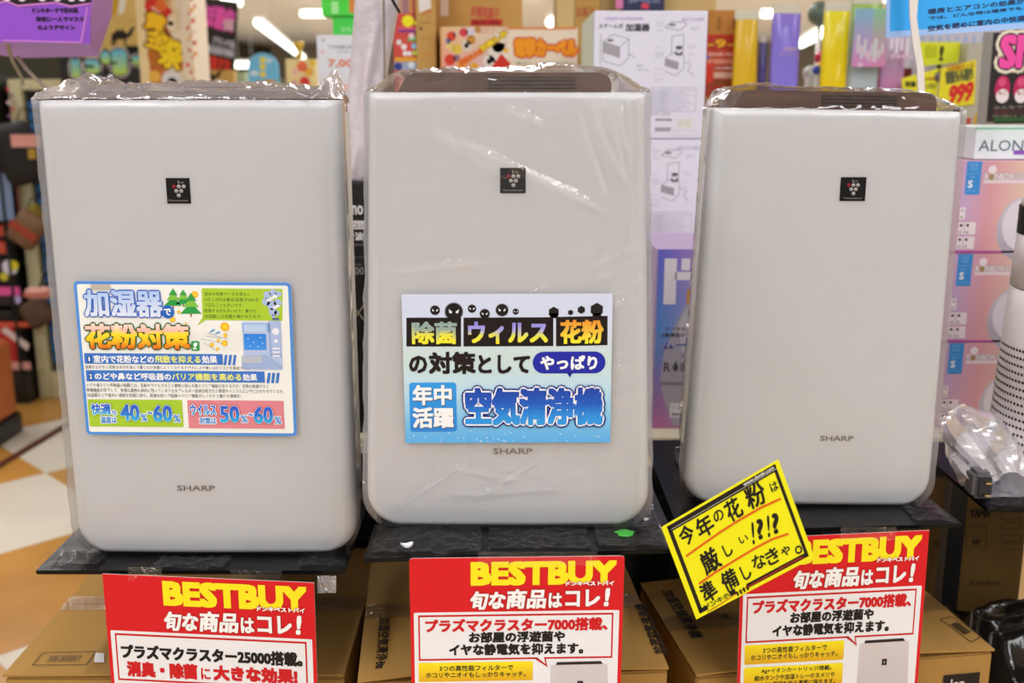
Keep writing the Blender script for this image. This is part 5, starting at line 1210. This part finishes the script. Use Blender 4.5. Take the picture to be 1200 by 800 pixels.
# black poster with pink lettering
sg, fc, W, H = sheet('poster', 'black poster with pink bubble letters and two pink slippers', 'poster', (1160, 38), (1262, 36), (1155, 146), 2.45, 0, mat('black_poster', '#17110f', .5), thick=.004)
fc.crop(900, 0, 4); fc.rect(1010, 150, 1022, 585, '#8a8680', 2); fc.rect(1022, 572, 1400, 582, '#8f8270', 2)
fc.text('SNS', 1086, 160, 1360, 320, '#ea4fa6', 9, .06, out=[(.006, '#120c0c'), (.013, '#e6dcc8')])
for x in (1098, 1186):
    fc.disc(x, 415, 36, '#b8245c', 3, ry=60); fc.disc(x, 450, 30, '#eadfe0', 4, ry=32); fc.disc(x, 385, 18, '#d8507c', 4, ry=20); fc.text('もこ', x - 20, 425, x + 20, 445, '#a83040', 5, .03)
fc.text('みんなで写真映え', 1058, 492, 1330, 510, '#8f8378', 3, .02); fc.text('かわいいグッズ', 1058, 516, 1300, 530, '#8a3a3c', 3, .02); fc.text('売場はこちら', 1050, 536, 1290, 548, '#8f8378', 3); fc.rect(1060, 552, 1400, 572, '#2f5a2c', 2); fc.build('printed_face', sg)
V, Fc = boxm(fc.O.x + .02, fc.O.x + .04, 2.456, 2.462, 0.846, fc.O.z - .1); obj('support', V, Fc, STEEL, sg)
# blue banner, hung on a white strap
sg, fc, W, H = sheet('hanging_banner', 'light blue banner with black writing at the top right', 'banner', (1040, -60), (1262, -75), (1041, 44), 1.9, 0, mat('blue_banner', '#9cc0f4', .45), thick=.003)
fc.crop(1030, 0, 7.06)
fc.rect(.006, .004, W, H - .010, '#36a6f2', 1, px=False)
for i, (s, a, b, c, d) in enumerate((('暖房とエアコンの効果が違うの', 408, 10, 1420, 62), ('では、どんな時は暖房でもかり空', 412, 75, 1380, 112), ('空気を閉めに室内の中快適になる', 405, 150, 1400, 205))): fc.text(s, a, b + 8, c, d + 2, '#23325c', 3, .045, rot=2.4)
fc.build('printed_face', sg)
for x in (1060, 1200):
    q = atY(x, -60, 1.903); V, Fc = tube([(q.x, 1.903, q.z - .01), (q.x, 1.903, 3.3)], .0015, 6); obj('hanging_wire', V, Fc, STEEL, sg)
P = [(1071, -70, 12), (1071, 0, 10), (1070.5, 20, 8), (1074, 50, 8.5), (1079, 80, 8), (1080.5, 120, 7.5), (1081, 200, 7)]
V, Fc = [], []
for (x, y, wd) in P:
    a = atY(x - wd / 2, y, 1.86); b = atY(x + wd / 2, y, 1.86); V += [tuple(a), tuple(b), (b.x, 1.864, b.z), (a.x, 1.864, a.z)]
for j in range(len(P) - 1):
    for k in range(4): Fc.append((j * 4 + k, j * 4 + (k + 1) % 4, j * 4 + 4 + (k + 1) % 4, j * 4 + 4 + k))
Fc += [(3, 2, 1, 0), tuple(len(V) - 4 + k for k in range(4))]
o_ = obj('power_cord', V, Fc, mat('white_strap', '#ddd6d0', .5)); tag(o_, 'white flat strap hanging down before the blue banner', 'strap')

# ------------------------------------------------------------------ left background
# purple hanging display box
A = [atY(x, y, 2.2) for x, y in ((-30, -60), (107, -60), (105, 51), (-30, 49))]
Bk = [Vector((p.x * 1.0 + dx, 2.2 + .62, p.z)) for p, dx in zip(A, (0, .36 - .62 * 0 - .38, .02, 0))]
t = thing('hanging_display', 'purple hanging shop display box at the top left with dark lettering', 'sign', (A[3].x, 2.2, A[3].z))
R1 = atY(131, 19, 2.55); R2 = atY(115, 66, 2.55); L2 = atY(22, 68, 2.55); R0 = atY(136, -60, 2.55); L0 = atY(-30, -60, 2.55)
V = [tuple(p) for p in A] + [tuple(L0), tuple(R0), tuple(R1), tuple(R2), tuple(L2), tuple(atY(-30, 60, 2.55))]
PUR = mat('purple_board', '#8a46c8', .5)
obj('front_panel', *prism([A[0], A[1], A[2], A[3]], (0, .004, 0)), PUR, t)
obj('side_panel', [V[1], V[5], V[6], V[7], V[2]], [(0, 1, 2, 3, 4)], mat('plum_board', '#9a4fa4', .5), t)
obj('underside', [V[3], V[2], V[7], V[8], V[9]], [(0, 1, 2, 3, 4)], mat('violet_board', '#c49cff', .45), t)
fc = Face(A[0] + Vector((0, -.0006, 0)), (1, 0, 0), (0, 0, -1), (0, -1, 0)); fc.crop(0, 0, 7.27)
fc.rect(-200, -200, 770, 22, '#1c1216', 2); fc.line([(-100, 40), (60, 10), (150, 50), (480, 22), (600, 55), (770, 30)], 16, '#c87ac8', 3); fc.poly([(-100, -100), (60, 5), (150, 42), (480, 14), (600, 46), (780, 22), (780, -100)], '#1c1216', 3)
for k, x in enumerate((60, 190, 360, 490, 610, 700)): fc.disc(x, -5, 28, '#e0d0e0', 4, ry=16)
fc.line([(18, 345), (690, 362), (745, 60)], 14, '#c07ad0', 2); fc.line([(700, 385), (790, 0)], 10, '#a65cc8', 2)
fc.text('ドンキホーテで初の楽', 275, 65, 665, 112, '#2c1238', 3, .05); fc.text('深夜に一人でマスク', 305, 140, 715, 185, '#2c1238', 3, .05); fc.text('のようデザイン', 320, 212, 640, 255, '#2c1238', 3, .05); fc.build('lettering', t)
V = []
for (pts, nm) in (([(8, 48, 2.25), (14, 70, 2.3), (26, 92, 2.35), (27, 100, 2.35)], 1), ([(20, 66, 2.3), (32, 82, 2.3), (50, 100, 2.3), (60, 108, 2.3)], 2)):
    V, Fc = tube([atY(*p) for p in pts], .004, 6); obj('cord', V, Fc, mat('white_cord', '#a39a88', .5), t)
q = atY(60, -60, 2.3); V, Fc = tube([(q.x, 2.202, q.z), (q.x, 2.202, 3.3)], .002, 6); obj('hanging_wire', V, Fc, STEEL, t)

def stand_box(name, label, cat, x0, y0, x1, y1, Y, d, m, group=None, zb=0.0, **k):
    return carton(name, label, cat, x0, y0, x1, y1, Y, d, m, group, zb=zb, **k)
# dark header board
o_, fc = stand_box('header_board', 'dark olive board behind the cords of the purple display', 'board', -60, -60, 100, 95, 5.85, .04, mat('dark_olive_board', '#37331f', .7))
# tan board with camel, bubble letter board
o_, fc = stand_box('display_board', 'tan display board with a dark camel silhouette', 'board', 100, -60, 172, 300, 4.9, .05, M_('#d8b866'), zb=0)
fc.crop(0, 0, 4)
fc.rect(590, 215, 700, 420, '#0c0a08', 2)
cam_ = [(522, 190), (524, 160), (540, 148), (552, 134), (562, 146), (574, 132), (586, 150), (600, 156), (612, 134), (620, 126), (638, 126), (636, 132), (626, 136), (620, 160), (606, 176), (592, 180), (590, 218), (584, 218), (582, 184), (545, 186), (542, 216), (536, 216), (534, 186), (528, 214), (522, 214)]
fc.poly(cam_, '#241712', 3); fc.poly([(480, 20), (560, -60), (560, 10), (532, 82)], '#c8a028', 3); fc.text('コーヒー CAMEL', 530, 88, 660, 102, '#a88a44', 3)
fc.poly([(560, -40), (600, -40), (580, 60), (555, 70)], '#e4e4d8', 3); fc.build('printed_face', o_)
o_, fc = stand_box('display_board', 'black board with cyan and lime bubble lettering', 'board', 80, 67, 170, 300, 4.7, .04, M_('#0e0c0b'))
fc.crop(0, 0, 4)
for (x0, y0, x1, y1) in ((330, 276, 380, 370), (398, 280, 470, 345), (470, 240, 520, 300), (520, 232, 600, 350), (615, 262, 670, 305), (440, 350, 480, 400)):
    fc.rect(x0 - 14, y0 - 14, x1 + 14, y1 + 14, '#c9c2c8', 3, r=.04); fc.rect(x0 - 7, y0 - 7, x1 + 7, y1 + 7, '#0c0c10', 4, r=.03)
    fc.rect(x0, y0, x1, y1, '#62bce8', 5, col2='#b8dc3c', r=.02)
fc.rect(400, 305, 440, 318, '#0c0c10', 6); fc.rect(520, 290, 552, 300, '#0c0c10', 6); fc.build('lettering', o_)
# ramen-style printed column
o_, fc = stand_box('printed_column', 'tall printed column with golden characters beside the black poster', 'display', 168, -60, 218, 300, 4.4, .22, M_('#e6cf9c'))
fc.crop(140, 0, 7.27)
fc.grad(212, -60, 560, 720, lambda a, b: (.86 - .16 * (1 - a), .74 - .42 * (1 - a), .5 - .4 * (1 - a)) if a + b * .25 < .75 else (.90, .82, .68), 1, 10)
fc.poly([(230, 0), (330, -20), (460, 100), (390, 160), (260, 110), (210, 60)], '#cf2c22', 2); fc.poly([(265, 60), (290, 55), (395, 150), (375, 165)], '#f0b4ac', 3); fc.disc(350, 50, 50, '#dc6a24', 3)
fc.poly([(235, 440), (300, 410), (420, 520), (360, 625), (250, 520)], '#b86a1c', 2); fc.poly([(215, 120), (320, 110), (560, 480), (540, 600), (480, 590), (240, 360)], '#8f4a14', 2)
fc.text('黄', 215, 110, 400, 270, '#f2c21c', 5, .04, rot=-20, out=[(.008, '#6a2404')]); fc.text('金', 225, 240, 440, 430, '#f0c81c', 5, .04, rot=-20, out=[(.008, '#6a2404')]); fc.text('祭', 340, 330, 560, 590, '#f4d41c', 5, .04, rot=-20, out=[(.008, '#6a2404')])
for (x, y, r_, c) in ((440, 200, 48, '#efe2c8'), (440, 200, 22, '#c8a86c'), (505, 40, 34, '#e8dccc'), (500, 300, 40, '#eadcc4'), (450, 690, 90, '#dcd8dc'), (450, 700, 40, '#6a8a84'), (300, 650, 50, '#e2b24c'), (520, 560, 36, '#d8761c')): fc.disc(x, y, r_, c, 3)
fc.build('printed_face', o_)
o_, fc = stand_box('printed_column', 'slim speckled red and cream column right of the golden characters', 'display', 218.5, -60, 231, 300, 4.38, .22, M_('#e2d2bc'))
for k in range(26): fc.disc(220 + (k * 37) % 10, -10 + k * 4.3, 1.5 + k % 3 * .5, ('#d8502c', '#e8a02c', '#c83a20', '#f0e0c8')[k % 4], 2)
fc.build('printed_face', o_)
# black poster with pink wording
sg, fc, W, H = sheet('poster', 'black poster with pink, white and red lettering', 'poster', (229, -4), (279, 2), (231, 80), 5.2, 0, mat('black_poster', '#17110f', .5), thick=.01)
fc.crop(140, 0, 7.27); fc.text('ほぼ最安', 645, 45, 980, 245, '#ea5cc0', 4, .04, rot=-6, out=[(.006, '#7a2a64')]); fc.text('値', 880, 160, 980, 260, '#dcb8d0', 6, .04); fc.rect(650, 262, 722, 368, '#48a4e4', 3)
fc.text('ブランド品', 790, 325, 985, 395, '#b8bcd0', 4, .05, rot=-6); fc.text('新品激安価格', 745, 400, 980, 470, '#b8bcd0', 4, .05, rot=-6); fc.text('見逃すな', 715, 480, 950, 600, '#e0382c', 4, .045, rot=-5, skew=-.1); fc.build('printed_face', sg)
V, Fc = boxm(fc.O.x + W / 2 - .02, fc.O.x + W / 2 + .02, 5.212, 5.24, 0, fc.O.z - .1); obj('support_post', V, Fc, STEEL, sg)
o_, fc = stand_box('display_board', 'low tan board with a dark camel under the black poster', 'board', 229, 82, 280, 300, 5.0, .05, M_('#c8a45c'))
fc.crop(0, 0, 4); fc.poly([(x * .95 + 440, y * .75 + 236) for x, y in cam_], '#241712', 3); fc.build('printed_face', o_)
o_, fc = stand_box('goods_box', 'pale green tinsel box right of the low camel board', 'box', 262, 84, 292, 300, 6.3, .1, M_('#a8b890'))
# blue arched sign
c = atY(308, 80, 5.0); rr = 17 * 5.0 / F; Pp = [Vector((c.x + rr * math.cos(R(a)), 5.0, c.z - .0 + rr * math.sin(R(a)) * 1.0)) for a in range(0, 181, 12)]
Pp = Pp + [Vector((c.x - rr, 5.0, 1.1)), Vector((c.x + rr, 5.0, 1.1))]
t = thing('arched_sign', 'blue arched sign with three yellow discs', 'sign', (c.x, 5.0, 0)); obj('panel', *prism(Pp, (0, .02, 0)), M_('#6cbcec'), t)
fc = Face((c.x - rr, 4.999, c.z + rr), (1, 0, 0), (0, 0, -1), (0, -1, 0))
for y in (70, 78, 87): fc.disc(308, y, 3.6, '#e6d83a', 2)
fc.disc(315, 71, 4, '#cfe6f6', 1, ry=2.4); fc.disc(298, 86, 5, '#cfe6f6', 1, ry=3); fc.poly([(294, 100), (300, 96), (315, 93), (325, 95), (325, 104), (294, 104)], '#c8a050', 2); fc.build('printed_face', t)
V, Fc = boxm(c.x - .02, c.x + .02, 5.021, 5.04, 0, 1.2); obj('post', V, Fc, STEEL, t)
o_, fc = stand_box('goods_box', 'yellow and pink patterned box left of the white 7,000 box', 'box', 340, 69, 374, 300, 4.2, .15, M_('#e8d49c'))
for (x, y, r_, c_) in ((354, 78, 6, '#e8704c'), (362, 84, 5, '#f0b040'), (357, 96, 6, '#d83c30'), (366, 74, 4, '#e8c83c'), (346, 84, 3.5, '#e8b8b4'), (368, 92, 4, '#f0e0a0'), (345, 97, 3, '#d8a8b0')): fc.disc(x, y, r_, c_, 2)
fc.build('printed_face', o_)
o_, fc = stand_box('goods_box', 'dim dark green shelf goods right of the arched sign', 'box', 325, 92, 341, 300, 6.0, .15, M_('#7a7a62'))
t = thing('trophy', 'small gold figure standing above the patterned box', 'figurine', (atY(351, 55, 4.27).x, 4.27, atY(351, 69, 4.2).z)); c = atY(350, 55, 4.27)
obj('cup', *lathe([(.004, c.z - .045), (.016, c.z - .04), (.006, c.z - .02), (.022, c.z + .01), (.02, c.z + .02)], (c.x, 4.27), 14), M_('#c8a83c', .3), t, True)

# cream cabinet with a blue slatted panel, floor standing
cx_ = atZ(53, 465, 0); X0 = atY(8, 95, 5.2).x + .0; X1c = atY(24, 95, 5.2).x; Zt = atY(15, 93, 5.2).z
t = thing('storage_cabinet', 'cream cabinet frame with blue panels at the far left', 'cabinet', (X0, 5.2, 0))
CRM = mat('cream_cabinet', '#cfc7a0', .5, vary=.08, scale=6)
obj('left_stile', *bbox_bevel(X0, X1c, 5.2, 5.75, 0.0, Zt, .005), CRM, t); obj('bottom_rail', *bbox_bevel(X1c + .001, X0 + .95, 5.2, 5.75, 0.0, 0.14, .005), CRM, t); obj('top_rail', *bbox_bevel(X1c + .001, X0 + .95, 5.2, 5.75, Zt - .05, Zt, .005), CRM, t)
obj('inner_frame', *boxm(X1c + .001, X0 + .9, 5.24, 5.28, 0.1405, Zt - .051), mat('black_frame', '#0e0d0c', .4), t)
BLU = mat('blue_slats', '#2c74b8', .35, vary=.1)
for k in range(26):
    z = 0.19 + k * (Zt - .28) / 26; obj('slat', *boxm(X1c + .018, X0 + .88, 5.215, 5.238, z, z + (Zt - .28) / 26 - .012), BLU, t)
# hangers with caps and pouches in front of it
def hung(name, label, cat, x, y, w_, h_, col, Y=5.0, rot=0, band=None, group='bags and caps hung before the cream cabinet'):
    c = atY(x, y, Y); sx = w_ / 2 * Y / F; sz = h_ / 2 * Y / F; V, Fc = [], []; n = 18; m_ = 10
    t = thing(name, label, cat, (c.x, Y, c.z), group); cr, sr = math.cos(R(rot)), math.sin(R(rot))
    for j in range(m_ + 1):
        v_ = -1 + 2 * j / m_; wv = (1 - abs(v_) ** 5 * .25)
        for i in range(n):
            a = 2 * math.pi * i / n; q = 1 / max(abs(math.cos(a)), abs(math.sin(a))) ** .7
            px_ = sx * wv * math.cos(a) * q * (1 + .06 * noise.noise(Vector((a, v_ * 2, x)))); py_ = .04 * math.sin(a) * (1 - abs(v_) ** 4 * .8); pz = sz * v_
            V.append((c.x + px_ * cr - pz * sr, Y + py_, c.z + px_ * sr + pz * cr))
    for j in range(m_):
        for i in range(n): Fc.append((j * n + i, j * n + (i + 1) % n, (j + 1) * n + (i + 1) % n, (j + 1) * n + i))
    Fc.append(tuple(reversed(range(n)))); Fc.append(tuple(range(m_ * n, m_ * n + n)))
    obj('body', V, Fc, M_(col, .7), t, True)
    if band:
        bx = [(-sx * .98, -sz * .25), (sx * .98, -sz * .25), (sx * .98, sz * .2), (-sx * .98, sz * .2)]
        P_ = [Vector((c.x + a * cr - b * sr, Y - .047, c.z + a * sr + b * cr)) for a, b in bx]; obj('band', *prism(P_, (0, .012, 0)), M_(band, .6), t)
    pth = [(c.x, Y, c.z + sz * .9), (c.x + .02, Y + .02, c.z + sz + .06), (c.x + .01, 5.19, c.z + sz + .05)]
    obj('hook', *tube(pth, .004, 6), STEEL, t)
    return t
t = hung('cap', 'black cap with a pink and white tag hanging at the left', 'cap', 22, 180, 46, 72, '#14110f', 5.0, 12)
q = atY(32, 165, 4.93); obj('tag', *boxm(q.x - .075, q.x + .06, 4.93, 4.94, q.z - .028, q.z + .028), M_('#d99a90', .5), t); q = atY(38, 181, 4.93); obj('badge', *boxm(q.x - .02, q.x + .015, 4.93, 4.94, q.z - .02, q.z + .025), M_('#b08a2c', .5), t)
hung('pouch', 'brown pouch with a rust band tilted below the black cap', 'pouch', 32, 269, 36, 42, '#7a5a40', 5.0, -36, '#9c3c20'); hung('pouch', 'dark strap with yellow pieces just above the brown pouch', 'pouch', 42, 250, 14, 22, '#8f7a1c', 5.14, 20)
hung('pouch', 'brown leather pouch below the pale pink box', 'pouch', 44, 366, 34, 34, '#5a4030', 5.0, 30); 
t = hung('goods_pack', 'pale pink flat pack with red print above the lower brown pouch', 'pack', 46, 343, 30, 14, '#dca498', 4.9, 2, '#c8685c')
# shelf tower of bright goods at the very left edge
X1t = X0 - .03; X0t = X1t - 0.75
t = thing('goods_tower', 'black shelf tower of pink and red goods at the left edge', 'shelf', (X0t, 5.1, 0))
obj('base', *boxm(X0t, X1t + .02, 5.1, 5.6, 0.0, 0.16), BLACKP, t); obj('back', *boxm(X0t, X1t, 5.55, 5.6, 0.161, 1.6), BLACKP, t); obj('upright', *boxm(X1t - .01, X1t + .0, 5.1, 5.549, 0.161, 1.6), STEEL, t)
zs_ = [1.2 - .2, .86, .72, .52, .33]
rows = ((95, 200, '#d87c92', 'pink patterned pack at the top of the left edge'), (203, 258, '#9a8cac', 'blue-pink striped pack'), (261, 277, '#b8402c', 'flat red pack'), (280, 297, '#c85038', 'orange-red pack'), (299, 330, '#1a1718', 'black pack with yellow and white dots'), (333, 356, '#2a1a20', 'dark pack with a pink bar'), (360, 373, '#151212', 'black tray pack'), (377, 434, '#b8231f', 'red box with a white diagonal stripe'))
for k, (ya, yb, c_, lab) in enumerate(rows):
    za, zb_ = atY(5, ya, 5.12).z, atY(5, yb, 5.12).z
    if k > 0: pass
    obj('shelf_board', *boxm(X0t, X1t - .011, 5.12, 5.549, zb_ - .010, zb_ - .001), STEEL, t)
    o_ = obj('goods_pack', *bbox_bevel(X0t + .02, X1t - .02, 5.11, 5.4, zb_, za - .012, .004), M_(c_, .45)); tag(o_, lab + ', left edge', 'pack', 'goods in the tower at the left edge')
    fc = Face((X0t + .02, 5.1094, za - .012), (1, 0, 0), (0, 0, -1), (0, -1, 0)); xe = (6 + (ya + yb) / 2 * .075)
    if k == 0:
        for q_ in range(12): fc.disc(xe - 8 + (q_ * 5) % 9, 104 + q_ * 8, 2.2, ('#c83c4c', '#8a5a8c', '#f0d0d8')[q_ % 3], 2)
    if k == 1: fc.rect(xe - 30, ya, xe - 6, yb, '#7f93b8', 2); fc.rect(xe - 6, ya, xe, yb - 4, '#d87c74', 2)
    if k == 4: fc.disc(xe - 18, ya + 14, 9, '#dcd8e8', 2); fc.disc(xe - 14, ya + 12, 6, '#dfd42c', 3); fc.disc(xe - 25, ya + 25, 5, '#c8c03a', 3)
    if k == 5: fc.rect(xe - 40, ya + 3, xe - 8, ya + 13, '#e85ca4', 2); fc.disc(xe - 12, ya + 18, 5, '#c8b4e8', 3)
    if k == 7: fc.poly([(xe - 36, ya + 10), (xe - 30, ya + 6), (xe - 2, ya + 26), (xe - 4, ya + 34)], '#dcc8c4', 2); fc.rect(xe - 40, yb - 10, xe, yb - 1, '#e0a8a0', 2); fc.rect(xe - 40, ya, xe, ya + 6, '#d8583c', 2)
    fc.build('printed_face', o_)
# little planter display near the camera at the left edge
q = atZ(8, 530, 0); t = thing('orange_stand', 'orange printed stand with green leaves cut by the left edge', 'display', (q.x - .1, q.y, 0))
q.x -= .07; obj('base', *bbox_bevel(q.x - .3, q.x + .01, q.y, q.y + .3, 0.0, 0.10, .01), BLACKP, t); obj('panel', *bbox_bevel(q.x - .3, q.x + .0, q.y + .01, q.y + .28, 0.1005, 0.44, .01), M_('#c8703c', .6), t)
V, Fc = [], []
for k in range(26):
    a = random.random() * 6.28; c = Vector((q.x - .02 + random.uniform(-.07, .02), q.y - .01 + random.uniform(-.02, .01), 0.27 + random.uniform(-.07, .07))); d1 = Vector((math.cos(a), -.3, math.sin(a))) * .03; d2 = Vector((-math.sin(a), -.2, math.cos(a))) * .014
    n = len(V); V += [tuple(c - d1), tuple(c + d2), tuple(c + d1), tuple(c - d2)]; Fc.append((n, n + 1, n + 2, n + 3))
g = obj('leaves', V, Fc, M_('#3f8a2c', .5), t); g['kind'] = 'stuff'
